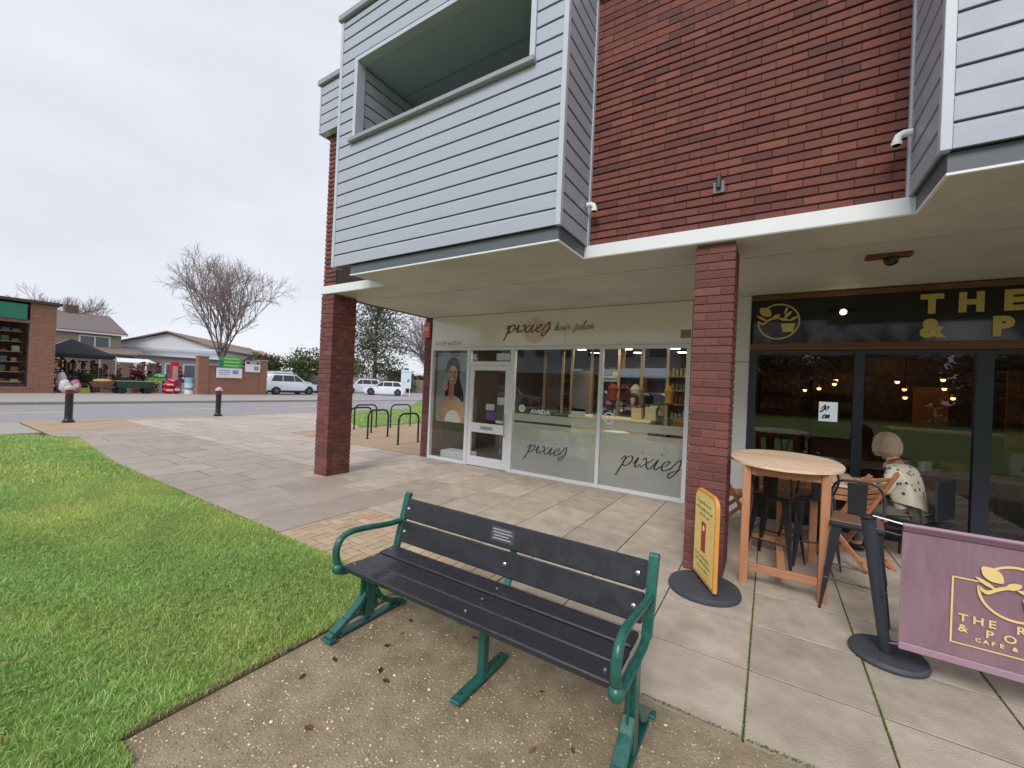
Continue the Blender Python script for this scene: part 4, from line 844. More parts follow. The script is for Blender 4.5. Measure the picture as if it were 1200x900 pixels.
m_ = MB(); m_.box(BXM-.02, BXM+.02, 1.62, 2.05, .392, .411); m_.beam((BXM, 2.04, .40), (BXM, 2.075, .47), .045, .02, upv=(0, -1, 0)); m_.beam((BXM, 2.076, .46), (BXM, 2.152, .74), .045, .012, upv=(0, -1, 0)); m_.build('middle_bracket', GREEN, bn, bevel=.003)
for yy in (1.66, 2.0): bolt((BXM, yy, .024), (0, 0, 1), .008, 'fixing_hole', BLACKM)

# ================================================================== CAFE FURNITURE OUTSIDE
tt = thing('bar_table', 'tall wooden table with a slatted oval top between the brick column and the barrier', 'table', (0, 0, 0))
cx, cy, ax, ay, tz = .13, 4.52, .43, .64, 1.035
nsl = 9
for i in range(nsl):     # planks run along x across the oval
    y0 = -ay+2*ay*i/nsl; y1 = y0+2*ay/nsl-.008
    def hw(y): return ax*math.sqrt(max(0, 1-(abs(y)/ay)**2.4))
    pts = []
    for t_ in np.linspace(0, 1, 6): y = y0+(y1-y0)*t_; pts.append((cx+hw(y), cy+y))
    for t_ in np.linspace(1, 0, 6): y = y0+(y1-y0)*t_; pts.append((cx-hw(y), cy+y))
    if max(hw(y0), hw(y1)) < .05: continue
    MB().prism(pts, tz-.024, tz, 'z').build('top_plank', WOODTOP, tt, bevel=.002)
for sx in (-1, 1):
    for yy in (4.06, 4.98): MB().box(cx+sx*.27-.03, cx+sx*.27+.03, yy-.028, yy+.028, 0, tz-.026).build('leg', WOODV, tt, bevel=.003)
for yy in (4.06, 4.98):
    MB().box(cx-.238, cx+.238, yy-.02, yy+.02, tz-.10, tz-.026).build('apron', WOOD, tt, bevel=.003); MB().box(cx-.238, cx+.238, yy-.018, yy+.018, .12, .185).build('foot_rail', WOOD, tt, bevel=.003)
MB().box(cx-.03, cx+.03, 4.082, 4.958, .13, .18).build('stretcher', WOOD, tt, bevel=.003)
for sx in (-1, 1): MB().box(cx+sx*.27-.018, cx+sx*.27+.018, 4.09, 4.95, tz-.10, tz-.026).build('side_apron', WOOD, tt, bevel=.003)
# low table behind
lt = thing('garden_table', 'low slatted wooden table behind the tall table, next to the cafe glass', 'table', (0, 0, 0))
for i in range(8): MB().box(-.12+i*.116, -.12+i*.116+.108, 5.22, 6.08, .728, .75).build('top_slat', WOODTOP, lt, bevel=.002)
for yy in (5.26, 6.04): MB().box(-.06, .76, yy-.018, yy+.018, .65, .727).build('apron', WOOD, lt, bevel=.003)
for xx in (.16, .54): MB().box(xx-.045, xx+.045, 5.40, 5.46, .06, .65).box(xx-.045, xx+.045, 5.84, 5.90, .06, .65).box(xx-.045, xx+.045, 5.3, 6.0, 0, .059).build('leg', WOODV, lt, bevel=.003)
MB().box(-.06, .76, 5.22, 5.258, .60, .64).build('lower_rail', WOOD, lt, bevel=.003)
def stool(loc, rz, lb):
    t = thing('bar_stool', lb, 'stool', loc, rz, 'black metal bar stools by the tall table')
    h = .68
    MB().box(-.155, .155, -.155, .155, h-.012, h).build('seat', mat('stool_seat_wood', lin(132, 100, 82), .5, var=.3, scale=5, stretch=(1, 8, 8)), t, bevel=.008)
    MB().box(-.16, .16, -.16, .16, h-.05, h-.013).build('seat_frame', BLACKM, t, bevel=.01)
    for sx in (-1, 1):
        for sy in (-1, 1):
            l_ = MB(); a = Vector((sx*.145, sy*.145, h-.03)); b = Vector((sx*.205, sy*.205, .0)); vs = []
            for p, w in ((a, .068), (b, .018)):
                for (u, v) in ((0, 0), (-sx*w, 0), (-sx*w*.25, -sy*w*.25), (0, -sy*w)): vs.append((p.x+u, p.y+v, p.z))
            l_.add(vs, [(0, 1, 2, 3), (7, 6, 5, 4), (0, 4, 5, 1), (1, 5, 6, 2), (2, 6, 7, 3), (3, 7, 4, 0)]); l_.build('leg', BLACKM, t, bevel=.002)
    for z, e in ((.24, .18), (.30, .176)):
        P = [(-e, -e, z), (e, -e, z), (e, e, z), (-e, e, z)]
        for i in ((0, 2) if z < .27 else (1, 3)): MB().tube([P[i], P[(i+1) % 4]], .007, 6).build('foot_rail', BLACKM, t)
    MB().tube(catmull([(-.15, .10, h-.02), (-.165, .17, h+.14), (-.12, .195, h+.245), (0, .20, h+.26), (.12, .195, h+.245), (.165, .17, h+.14), (.15, .10, h-.02)], 5), .010, 8).build('back_hoop', BLACKM, t, smooth=True)
    MB().prism([(-.055, h-.02), (.055, h-.02), (.065, h+.25), (-.065, h+.25)], .175, .187, 'y').build('back_panel', BLACKM, t, bevel=.002)
stool((.60, 4.12, 0), math.radians(-8), 'black metal bar stool with a low back between the tall table and the barrier')
stool((.09, 4.73, 0), math.radians(-198), 'black metal bar stool tucked under the tall wooden table')
stool((.36, 5.0, 0), math.radians(200), 'black metal bar stool behind the tall table, nearest the low table')
def folding_chair(loc, rz, lb):
    t = thing('folding_chair', lb, 'chair', loc, rz, 'wooden folding chairs at the low table')
    for sx in (-1, 1):
        MB().beam((sx*.21, -.24, 0), (sx*.21, .24, .92), .022, .04, upv=(0, -1, 0)).build('back_stile', WOODV, t, bevel=.002)
        MB().beam((sx*.185, .26, 0), (sx*.185, -.2, .46), .022, .04, upv=(0, -1, 0)).build('leg', WOODV, t, bevel=.002)
    for i in range(6): MB().box(-.205, .205, -.2+i*.065, -.2+i*.065+.055, .44, .456).build('seat_slat', WOOD, t, bevel=.002)
    for i in range(6): y = .03+.24*(.50+.065*i)/.92-.02; MB().cbox((0, 0, 0), (.40, .014, .046), T=Matrix.Translation((0, -.24+.48*(.54+.062*i)/.92-.012, .54+.062*i)) @ Matrix.Rotation(-.48, 4, 'X')).build('back_slat', WOOD, t, bevel=.002)
    MB().tube([(-.2, .2, .1), (.2, .2, .1)], .009, 6).build('stretcher', WOOD, t)
folding_chair((-.34, 5.55, 0), math.radians(100), 'slatted wooden folding chair between the brick column and the low table')
folding_chair((.74, 5.26, 0), math.radians(-127), 'slatted wooden folding chair turned to the cafe in front of the woman in the cardigan')
# swing sign
sg = thing('pavement_sign', 'yellow pavement sign on a round grey base in front of the brick column', 'sign', (-.40, 3.70, 0)); ang = math.atan2(3.47-3.95, -.28+.52)
MB().lathe((0, 0, 0), [(.268, 0), (.272, .02), (.262, .045), (.20, .055), (.0, .06)], 40).build('base', BASEM, sg, smooth=True)
T = Matrix.Rotation(ang, 4, 'Z'); YEL = mat('yellow_panel', lin(238, 218, 142), .4, var=.15, col2=lin(230, 196, 110), scale=5); ORG = mat('orange_edge', lin(222, 158, 78), .45, var=.15)
def rr(w, z0, z1, r):
    P = [(-w, z0), (w, z0)]
    for i in range(7): a = PI/2*i/6; P.append((w-r+r*math.cos(a), z1-r+r*math.sin(a)))
    for i in range(7): a = PI/2+PI/2*i/6; P.append((-w+r+r*math.cos(a), z1-r+r*math.sin(a)))
    return P
MB().prism(rr(.225, .075, .80, .09), -.016, .016, 'y', T=T).build('panel', ORG, sg, bevel=.004)
for s_ in (-1, 1): MB().prism(rr(.20, .105, .775, .075), s_*.017, s_*.0195, 'y', T=T).build('panel_face', YEL, sg)
MB().box(-.10, .10, -.02, .02, .04, .075, T=T).build('bracket', BLACKM, sg)
# the face towards the camera
nrm = T @ Vector((0, -1, 0)); side = 1 if nrm.dot(Vector((.4, -3.7, 1))) < 0 else -1
yf = -.0205 if side < 0 else .0205
yf = -.0205
RED = mat('sign_red', lin(176, 40, 34), .5); BRN = mat('sign_text', lin(132, 120, 50), .5)
def marks(y, rows, seed=3):
    # lines of print too small to read: short uneven dashes
    R3 = random.Random(seed); mb = MB()
    for (z, x0, x1, h) in rows:
        x = x0
        while x < x1-.01:
            w = R3.uniform(.3, 1.1)*h; hh = h*R3.uniform(.6, 1); e = min(x+w, x1); mb.box(x, e, y-.0008, y-.0001, z, z+hh*.45)
            if R3.random() < .6: mb.box(x, x+h*.18, y-.0008, y-.0001, z+hh*.45, z+hh)
            x = e+h*R3.choice([.15, .15, .5])
    return mb
mk = marks(yf, ((.69, -.15, .15, .035), (.64, -.17, .17, .03), (.595, -.10, .10, .022), (.255, -.16, .14, .028), (.21, -.15, .16, .03), (.165, -.12, .13, .022)))
mk.v = [tuple(T @ Vector(v)) for v in mk.v]; mk.build('print', BRN, sg)['kind'] = 'stuff'
MB().box(-.045, .045, yf-.0012, yf-.0002, .31, .55, T=T).build('red_block', RED, sg); MB().ball((0, yf-.001, .50), (.022, .0006, .025), 10, 8, T=T).build('white_mark', WHITE, sg)
# barrier
br = thing('cafe_barrier', 'mauve cafe banner barrier with gold logo hung from a leaning grey post', 'barrier', (0, 0, 0))
MB().lathe((.68, 3.46, 0), [(.19, 0), (.195, .02), (.185, .04), (.13, .05), (0, .055)], 36).build('base', BASEM, br, smooth=True)
MB().tube([(.665, 3.42, .05), (.645, 3.405, .16), (.535, 3.30, .885)], [.031, .030, .036], 18).build('post', POSTM, br, smooth=True)
MB().lathe((0, 0, 0), [(.043, 0), (.043, .012), (.039, .016)], 18, T=Matrix.Translation((.533, 3.30, .885))).build('post_cap', BLACKM, br)
MB().tube([(.555, 3.29, .905), (.70, 3.255, .888)], .006, 8).build('top_rail', STEEL, br, smooth=True); MB().tube([(.66, 3.40, .12), (.72, 3.27, .195), (1.75, 3.25, .18)], .010, 8).build('bottom_rail', STEEL, br, smooth=True)
MB().tube([(.56, 3.29, .83), (.68, 3.27, .82)], .006, 8).build('clip', BLACKM, br)
MAUVE = mat('mauve_fabric', lin(148, 118, 128), .8, var=.14, scale=2.5, stretch=(5, 1, 1), bump=.15, bscale=200, col2=lin(126, 98, 110)); HEM = mat('mauve_hem', lin(104, 76, 92), .7, var=.1); PINK = mat('pink_piping', lin(164, 132, 148), .6, var=.05)
def clothgrid(x0, x1, z0, z1, y, nx, nz, amp, m, name, p, th=.003):
    mb = MB(); vs = []; fs = []
    for j in range(nz+1):
        for i in range(nx+1): x = x0+(x1-x0)*i/nx; z = z0+(z1-z0)*j/nz; vs.append((x, y+amp*math.sin(x*9+z*2)*(1-abs(2*j/nz-1)**2), z))
    N = len(vs); vs += [(a, b+th, c) for a, b, c in vs]
    for j in range(nz):
        for i in range(nx): a = j*(nx+1)+i; fs.append((a, a+1, a+nx+2, a+nx+1)); fs.append((N+a, N+a+nx+1, N+a+nx+2, N+a+1))
    for i in range(nx): fs += [(i, N+i, N+i+1, i+1), (nz*(nx+1)+i, nz*(nx+1)+i+1, N+nz*(nx+1)+i+1, N+nz*(nx+1)+i)]
    for j in range(nz): a = j*(nx+1); fs += [(a, a+nx+1, N+a+nx+1, N+a), (a+nx, N+a+nx, N+a+2*nx+1, a+2*nx+1)]
    mb.add(vs, fs); return mb.build(name, m, p, smooth=True)
clothgrid(.682, 1.80, .215, .855, 3.25, 30, 12, .002, MAUVE, 'banner', br); MB().box(.682, 1.80, 3.243, 3.262, .852, .885).build('top_hem', HEM, br, bevel=.004)
MB().tube([(.682, 3.25, .89), (1.8, 3.25, .89)], .011, 8).build('top_piping', PINK, br, smooth=True); MB().box(.682, 1.80, 3.243, 3.262, .172, .213).build('bottom_hem', PINK, br, bevel=.004)
GB = mat('cream_gold', lin(236, 208, 140), .5, var=.08); YB = 3.2435
def bt(txt, x, z, s, sx=1.1): return textobj('lettering', txt, s, GB, br, (x, YB, z), (PI/2, 0, 0), .0006, bold=.0012, sx=sx)
for c, x in zip('THE RAVEN', (.918, .972, 1.03, 0, 1.13, 1.19, 1.25, 1.31, 1.37)):
    if c in 'THER' and x < 1.19 and x > .5: bt(c, x, .418, .056)
for c, x in zip('&POR', (.918, 1.022, 1.087, 1.165)): bt(c, x, .362, .054)
for c, x in zip('CAFE&', (.985, 1.015, 1.045, 1.075, 1.12)): bt(c, x, .326, .028)
fr_ = MB()
for (x0, x1, z0, z1) in ((.888, .896, .29, .655), (.897, 1.03, .647, .655), (.897, 1.65, .29, .297)): fr_.box(x0, x1, YB-.0008, YB+.0004, z0, z1)
fr_.build('printed_frame', GB, br)['kind'] = 'stuff'
plantlogo(1.13, .62, .14, YB, GB, br)
for o in br.children:
    pass

# ================================================================== PEOPLE
SKIN = mat('skin', lin(206, 158, 134), .5, var=.08, bump=.05)
def skinmesh(name, J, E_, m, parent, sub=2, root=None):
    """J: name -> (x,y,z,r or (rx,ry)); E_: edges; one continuous surface"""
    ks = list(J); me = bpy.data.meshes.new('sk'); me.from_pydata([J[k][:3] for k in ks], [(ks.index(a), ks.index(b)) for a, b in E_], [])
    o = bpy.data.objects.new('sk', me); COL.objects.link(o); o.modifiers.new('s', 'SKIN'); sv = me.skin_vertices[0].data
    for i, k in enumerate(ks):
        r = J[k][3]; sv[i].radius = r if isinstance(r, tuple) else (r, r); sv[i].use_root = (k == (root or ks[0]))
    sb = o.modifiers.new('u', 'SUBSURF'); sb.levels = sub; sb.render_levels = sub
    dg = bpy.context.evaluated_depsgraph_get(); m2 = bpy.data.meshes.new_from_object(o.evaluated_get(dg)); bpy.data.objects.remove(o)
    m2.materials.clear(); m2.materials.append(m); m2.polygons.foreach_set('use_smooth', [True]*len(m2.polygons)); m2.name = name
    o = bpy.data.objects.new(name, m2); COL.objects.link(o); o.parent = parent; return o
def headmesh(mb, c, r, yaw, tilt=0):
    """head looking along -y before yaw; nose, chin, ears, eye sockets, lips as surface shape"""
    T = Matrix.Translation(c) @ Matrix.Rotation(yaw, 4, 'Z') @ Matrix.Rotation(tilt, 4, 'X'); n, m = 32, 24; vs = []; fs = []
    for i in range(m+1):
        a = -PI/2+PI*i/m
        for k in range(n):
            b = 2*PI*k/n; x = math.cos(a)*math.sin(b); y = -math.cos(a)*math.cos(b); z = math.sin(a)
            X, Y, Z = x*.76, y*.95, z*1.15
            if z < 0: X *= 1+.30*z; Y = Y*(1+.12*z) if y > 0 else Y*(1-.02*z)
            f = max(0, -y)
            Y -= .20*math.exp(-((x/.11)**2+((z+.12)/.16)**2))*f; Y += .07*math.exp(-(((abs(x)-.33)/.13)**2+((z-.08)/.09)**2))*f
            Y -= .05*math.exp(-((x/.22)**2+((z+.42)/.06)**2))*f; Y -= .07*math.exp(-((x/.25)**2+((z+.78)/.15)**2))*f
            X += .12*(1 if x > 0 else -1)*math.exp(-(((abs(x)-.98)/.08)**2+((z+.02)/.17)**2+((y-.08)/.14)**2))
            vs.append(T @ Vector((X*r, Y*r, Z*r)))
    for i in range(m):
        for k in range(n): fs.append((i*n+k, i*n+(k+1) % n, (i+1)*n+(k+1) % n, (i+1)*n+k))
    mb.add(vs, fs); return T
def hair(mb, T, r, low=-.3, back=-.5, puff=1.12, cr=.02):
    n, m = 36, 22; vs = []; fs = []
    for i in range(m+1):
        a = -PI/2*.75+(PI/2*1.75)*i/m
        for k in range(n):
            b = 2*PI*k/n; x = math.cos(a)*math.sin(b); y = -math.cos(a)*math.cos(b); z = math.sin(a)
            face = max(0, -y)**.8; lim = low+(.95-low)*0+(.55-low)*face if face > .25 else back
            zz = max(z, lim); s = puff*(1+cr*math.sin(b*9+a*13)+cr*math.sin(b*17-a*7)); 
            if z < lim: s *= .93
            vs.append(T @ Vector((x*.8*s*r, (y*.98+.05)*s*r, zz*1.17*s*r)))
    for i in range(m):
        for k in range(n): fs.append((i*n+k, i*n+(k+1) % n, (i+1)*n+(k+1) % n, (i+1)*n+k))
    mb.add(vs, fs)
def person(lb, base, rz, pose, top, legs_m, hair_m, lean=.1, seat=.46, shoes=BLACKM, sleeve=.047, torso_r=1.0, hairlow=-.25, hairback=-.6, headyaw=0, topname='cardigan', puff=1.14):
    """seated figure facing -y; local origin on the floor under the hips"""
    t = thing('person', lb, 'person', base, rz); L = lean
    hip = Vector((0, 0, seat+.10)); ch = hip+Vector((0, -L*.55, .30)); nk = hip+Vector((0, -L, .50)); hd = hip+Vector((0, -L*1.25-.02, .645))
    J = {'pelvis': (*hip, (.15*torso_r, .115*torso_r)), 'waist': (*(hip+Vector((0, -L*.2, .14))), (.135*torso_r, .105*torso_r)), 'chest': (*ch, (.16*torso_r, .12*torso_r)), 'neck0': (*(nk-Vector((0, 0, .04))), (.085, .075)), 'neck': (*(nk+Vector((0, -.01, .05))), .052), 'headb': (*(hd-Vector((0, -.01, .03))), .062)}
    E_ = [('pelvis', 'waist'), ('waist', 'chest'), ('chest', 'neck0'), ('neck0', 'neck'), ('neck', 'headb')]
    for s, sn in ((-1, 'l'), (1, 'r')):
        sh = ch+Vector((s*.165, -.005, .12)); el, wr = pose[sn]; el = Vector(el); wr = Vector(wr)
        J['sh'+sn] = (*sh, .058); J['el'+sn] = (*el, .042); J['wr'+sn] = (*wr, .027); d = (wr-el).normalized(); pm = wr+d*.07
        J['pm'+sn] = (*pm, (.034, .017)); E_ += [('chest', 'sh'+sn), ('sh'+sn, 'el'+sn), ('el'+sn, 'wr'+sn), ('wr'+sn, 'pm'+sn)]
        sd = d.cross(Vector((0, 0, 1))).normalized()
        for i, (o_, l_) in enumerate(((-.026, .062), (-.009, .072), (.009, .068), (.026, .052))):
            a = pm+sd*o_+d*.018; b = a+d*l_*.5+Vector((0, 0, -.008)); c = b+d*l_*.4+Vector((0, 0, -.022)); J[f'f{i}a{sn}'] = (*a, .0095); J[f'f{i}b{sn}'] = (*b, .0085); J[f'f{i}c{sn}'] = (*c, .0075)
            E_ += [('pm'+sn, f'f{i}a{sn}'), (f'f{i}a{sn}', f'f{i}b{sn}'), (f'f{i}b{sn}', f'f{i}c{sn}')]
        a = wr+d*.03-sd*s*-.03; b = a+d*.035-sd*s*-.018+Vector((0, 0, -.01)); J['ta'+sn] = (*a, .011); J['tb'+sn] = (*b, .0085); E_ += [('wr'+sn, 'ta'+sn), ('ta'+sn, 'tb'+sn)]
        kn = Vector((s*.11, -.44, seat+.06)); an_ = Vector((s*.12, -.40, .09)); th = Vector((s*.09, -.02, seat+.085))
        J['th'+sn] = (*th, .085); J['kn'+sn] = (*kn, .06); J['an'+sn] = (*an_, .038); J['to'+sn] = (*(an_+Vector((0, -.14, -.05))), .032); E_ += [('pelvis', 'th'+sn), ('th'+sn, 'kn'+sn), ('kn'+sn, 'an'+sn), ('an'+sn, 'to'+sn)]
    body = skinmesh('body', J, E_, SKIN, t)
    hb = MB(); T = headmesh(hb, hd+Vector((0, -.015, .035)), .108, headyaw); hb.build('head', SKIN, t, smooth=True)
    hm = MB(); hair(hm, T, .108, hairlow, hairback, puff); hm.build('hair', hair_m, t, smooth=True)
    hs = MB(); R2 = random.Random(5)
    for q in range(520):
        b0 = R2.uniform(.75, 2*PI-.75); pts = []; db = R2.uniform(-.25, .25); pf = puff*R2.uniform(1.0, 1.045)
        for j in range(8):
            u_ = j/7; a = 1.35-(1.35-math.asin(max(-.98, hairback*.95)))*u_; bb = b0+db*u_+.06*math.sin(j*1.7+q); x = math.cos(a)*math.sin(bb); y = -math.cos(a)*math.cos(bb); z = math.sin(a)
            zl = max(z, -.62-.1*math.sin(q*2.3)); kk = 1.06 if z < -.1 else 1; pts.append(T @ Vector((x*.8*pf*kk*.108, (y*.98+.05)*pf*kk*.108, zl*1.17*pf*.108)))
        hs.tube(pts, [.0026]*7+[.0008], 3, cap=False)
    hs.build('hair_strands', hair_m, t, fixn=False)['kind'] = 'stuff'
    ey = MB()
    for sx in (-1, 1): ey.ball((sx*.036, -.088, .008), (.013, .008, .008), 8, 6, T=T)
    ey.build('eyes', mat('eye_dark', lin(50, 40, 36), .2), t)['kind'] = 'stuff'
    G = lambda ks, k: {q: (*J[q][:3], tuple(v*k for v in J[q][3]) if isinstance(J[q][3], tuple) else J[q][3]*k) for q in ks}
    c = G(['waist', 'pelvis', 'chest', 'shl', 'shr', 'ell', 'elr'], 1.16); c['neck0'] = (*J['neck0'][:3], (.092, .082))
    for sn in 'lr': c['el'+sn] = (*J['el'+sn][:3], sleeve+.008); c['wr'+sn] = (*J['wr'+sn][:3], sleeve-.008); c['sh'+sn] = (*J['sh'+sn][:3], sleeve+.026)
    skinmesh(topname, c, [('waist', 'pelvis'), ('waist', 'chest'), ('chest', 'neck0'), ('chest', 'shl'), ('chest', 'shr'), ('shl', 'ell'), ('shr', 'elr'), ('ell', 'wrl'), ('elr', 'wrr')], top, t)
    tr = G(['pelvis', 'thl', 'thr', 'knl', 'knr', 'anl', 'anr'], 1.12); skinmesh('trousers', tr, [('pelvis', 'thl'), ('pelvis', 'thr'), ('thl', 'knl'), ('thr', 'knr'), ('knl', 'anl'), ('knr', 'anr')], legs_m, t)
    for sn in 'lr':
        a = Vector(J['an'+sn][:3]); MB().ball((a.x, a.y-.06, .045), (.045, .13, .044), 14, 8).build('shoe', shoes, t, smooth=True)
    return t
CARD = bpy.data.materials.new('patterned_cardigan'); CARD.use_nodes = True; n, l = CARD.node_tree.nodes, CARD.node_tree.links; b_ = n['Principled BSDF']; b_.inputs['Roughness'].default_value = .9
tc = n.new('ShaderNodeTexCoord'); vo = n.new('ShaderNodeTexVoronoi'); vo.inputs['Scale'].default_value = 17; rp = n.new('ShaderNodeValToRGB'); rp.color_ramp.interpolation = 'CONSTANT'
e = rp.color_ramp.elements; e[0].color = lin(54, 84, 80); e[0].position = 0; e[1].color = lin(222, 214, 196); e[1].position = .30
sp = n.new('ShaderNodeSeparateXYZ'); l.new(tc.outputs['Object'], sp.inputs[0]); cr_ = n.new('ShaderNodeValToRGB'); ce = cr_.color_ramp.elements; ce[0].position = .70; ce[0].color = (0, 0, 0, 1); ce[1].position = .74; ce[1].color = (1, 1, 1, 1); q = ce.new(1.0); q.color = (1, 1, 1, 1)
mx = n.new('ShaderNodeMixRGB'); mx.inputs[1].default_value = lin(216, 208, 190); l.new(tc.outputs['Object'], vo.inputs['Vector']); l.new(vo.outputs['Distance'], rp.inputs[0]); l.new(sp.outputs['Z'], cr_.inputs[0]); l.new(cr_.outputs[0], mx.inputs[0]); l.new(rp.outputs[0], mx.inputs[2]); l.new(mx.outputs[0], b_.inputs['Base Color'])
person('fair-haired woman in a cream patterned cardigan seated with her back to the pavement', (1.24, 5.60, 0), math.radians(-122), {'l': ((-.25, -.12, .74), (-.12, -.36, .79)), 'r': ((.27, -.14, .74), (.14, -.38, .79))}, CARD, mat('grey_trousers', lin(112, 110, 102), .85, var=.2, scale=12, bump=.3), mat('fair_hair', lin(178, 160, 134), .75, var=.3, scale=30, bump=.6, bscale=50), lean=.17, seat=.43, headyaw=.15, puff=1.22, torso_r=1.08, sleeve=.055, hairlow=-.35, hairback=-.95).scale = (.94, .94, .94)
person('seated customer in a lilac top inside the cafe at the right', (2.75, 7.75, 0), math.radians(20), {'l': ((-.27, -.15, .78), (-.12, -.36, .80)), 'r': ((.27, -.15, .78), (.12, -.36, .80))}, mat('lilac_top', lin(178, 150, 176), .8), mat('dark_trousers', lin(50, 50, 58), .8), mat('grey_hair', lin(170, 166, 158), .8, bump=.5), lean=.1, topname='jumper')
person('dark-haired receptionist seated behind the pale salon desk', (-2.35, 8.55, 0), 0, {'l': ((-.27, -.15, .80), (-.12, -.34, .84)), 'r': ((.27, -.15, .80), (.12, -.34, .84))}, mat('black_top', lin(36, 34, 36), .8), mat('black_trousers', lin(34, 34, 36), .8), mat('dark_hair', lin(44, 34, 30), .6, bump=.5), lean=.08, topname='shirt', seat=.62)
tag(MB().box(-2.6, -2.1, 8.35, 8.85, .012, .60).build('office_stool', BLACKM, bevel=.03), 'black upholstered block stool behind the salon desk', 'stool')
for (x, y, rz, lb) in ((2.75, 7.75, 20, 'black chair under the person in lilac'), (1.26, 5.60, -122, 'black chair under the woman in the cardigan')):
    t = thing('cafe_chair', lb, 'chair', (x, y, 0), math.radians(rz)); MB().box(-.22, .22, -.2, .22, .42, .45).build('seat', BLACKM, t, bevel=.01); MB().box(-.2, .2, .2, .22, .5, .88).build('backrest', BLACKM, t, bevel=.01)
    for sx in (-1, 1):
        for sy in (-1, 1): MB().tube([(sx*.19, sy*.18, 0.012), (sx*.18, sy*.17, .42)], .012, 6).build('leg', BLACKM, t)

# ================================================================== STREET
def bollard(x, y, lb):
    t = thing('bollard', lb, 'bollard', (x, y, 0), 0, 'black bollards along the kerb')
    MB().lathe((0, 0, 0), [(.13, 0), (.13, .05), (.10, .07), (.085, .12), (.085, .80)], 16).build('shaft', mat('bollard_black', lin(34, 32, 38), .4), t, smooth=True)
    MB().lathe((0, 0, 0), [(.088, .80), (.088, .92)], 16).build('red_band', mat('bollard_red', lin(120, 42, 48), .4), t); MB().lathe((0, 0, 0), [(.115, .925), (.12, .96), (.115, .985), (.07, 1.03), (.02, 1.06), (0, 1.065)], 16).build('cap', mat('bollard_cap', lin(196, 180, 176), .4), t, smooth=True)
bollard(-16.7, 3.11, 'black bollard with a pale cap at the kerb, nearest the brick shop'); bollard(-17.05, 6.95, 'black bollard with a pale cap in front of the brick garden wall')
def hoop(x, y0, y1, lb, h=.76):
    t = thing('cycle_stand', lb, 'cycle stand', (x, y0, 0), 0, 'black hoop cycle stands'); w = y1-y0; r = .17
    P = [(0, 0, 0), (0, 0, h-r)]+[(0, r-r*math.cos(a), h-r+r*math.sin(a)) for a in np.linspace(.2, PI/2, 5)]+[(0, w-r+r*math.sin(a), h-r+r*math.cos(a)) for a in np.linspace(0, PI/2-.2, 5)]+[(0, w, h-r), (0, w, 0)]
    MB().tube(P, .025, 10).build('hoop', mat('hoop_black', lin(44, 44, 50), .4), t, smooth=True)
    for yy in (0, w): MB().lathe((0, yy, 0), [(.05, 0), (.05, .008)], 12).build('foot_plate', MATS['hoop_black'], t)
hoop(-9.05, 7.22, 7.9, 'front left hoop of the cycle stands beside the brick column'); hoop(-7.77, 7.12, 7.8, 'nearest hoop of the cycle stands next to the salon corner'); hoop(-10.73, 9.47, 10.35, 'rear right hoop of the cycle stands in front of the verge'); hoop(-11.0, 8.25, 9.1, 'rear left hoop of the cycle stands in front of the verge'); hoop(-10.0, 7.35, 8.1, 'cycle stand half hidden by the brick column')

def tubes_mesh(segs, n=4):
    """segs: list of (a, b, ra, rb)"""
    vs = []; fs = []
    for a, b, ra, rb in segs:
        d = (b-a).normalized(); x = d.orthogonal().normalized(); y = d.cross(x); o = len(vs)
        for p, r in ((a, ra), (b, rb)):
            for k in range(n): an = 2*PI*k/n; vs.append(p+(x*math.cos(an)+y*math.sin(an))*r)
        for k in range(n): fs.append((o+k, o+(k+1) % n, o+n+(k+1) % n, o+n+k))
    mb = MB(); mb.add(vs, fs); return mb
BARK = mat('bark', lin(112, 98, 92), .9, var=.3, bump=.5); TWIG = mat('twig', lin(150, 136, 134), .9, var=.2)
def bare_tree(loc, H, spread, lb, seed, trunk_h=.22, depth=6, group=None, droop=0, r0=None, twig=TWIG):
    R = random.Random(seed); t = thing('bare_tree', lb, 'tree', loc, 0, group); limbs = []; twigs = []; r0 = r0 or H*.022
    def grow(p, d, L, r, k):
        nseg = 3
        for i in range(nseg):
            d2 = (d+Vector((R.gauss(0, .10), R.gauss(0, .10), R.gauss(0, .06)-droop*(k > 2)*.12))).normalized(); q = p+d2*L/nseg; (limbs if k < 3 else twigs).append((p, q, r*(1-.22*i/nseg), r*(1-.22*(i+1)/nseg)))
            p, d = q, d2
            if k < depth and i < nseg-1 and k > 0: side(p, d, L*.62, r*.5, k+2 if k+2 < depth else depth)
        if k < depth:
            for j in range(R.choice([2, 3, 3]) if k < depth-1 else 3): side(p, d, L*R.uniform(.62, .82), r*.66, k+1)
    def side(p, d, L, r, k):
        a = R.uniform(.28, .62); ax = d.orthogonal().normalized(); ax = Matrix.Rotation(R.uniform(0, 2*PI), 3, d) @ ax; nd = (Matrix.Rotation(a, 3, ax) @ d); nd.x *= spread; nd.y *= spread; nd.z = nd.z*.9+.06; grow(p, nd.normalized(), L, r, k)
    p = Vector((0, 0, -.1)); top = Vector((0, 0, H*trunk_h)); limbs.append((p, top, r0, r0*.8))
    for j in range(6):
        a = 2*PI*j/6+R.uniform(-.3, .3); d = Vector((math.cos(a)*R.uniform(.35, .8)*spread, math.sin(a)*R.uniform(.35, .8)*spread, 1)).normalized(); grow(top-Vector((0, 0, R.uniform(0, H*.03))), d, H*.27, r0*.5, 1)
    tubes_mesh([(a, b, max(c, .018), max(d_, .014)) for a, b, c, d_ in limbs], 6).build('trunk', BARK, t, fixn=False); tubes_mesh([(a, b, max(c, .0085), max(d_, .006)) for a, b, c, d_ in twigs], 3).build('crown', twig, t, fixn=False)
    return t
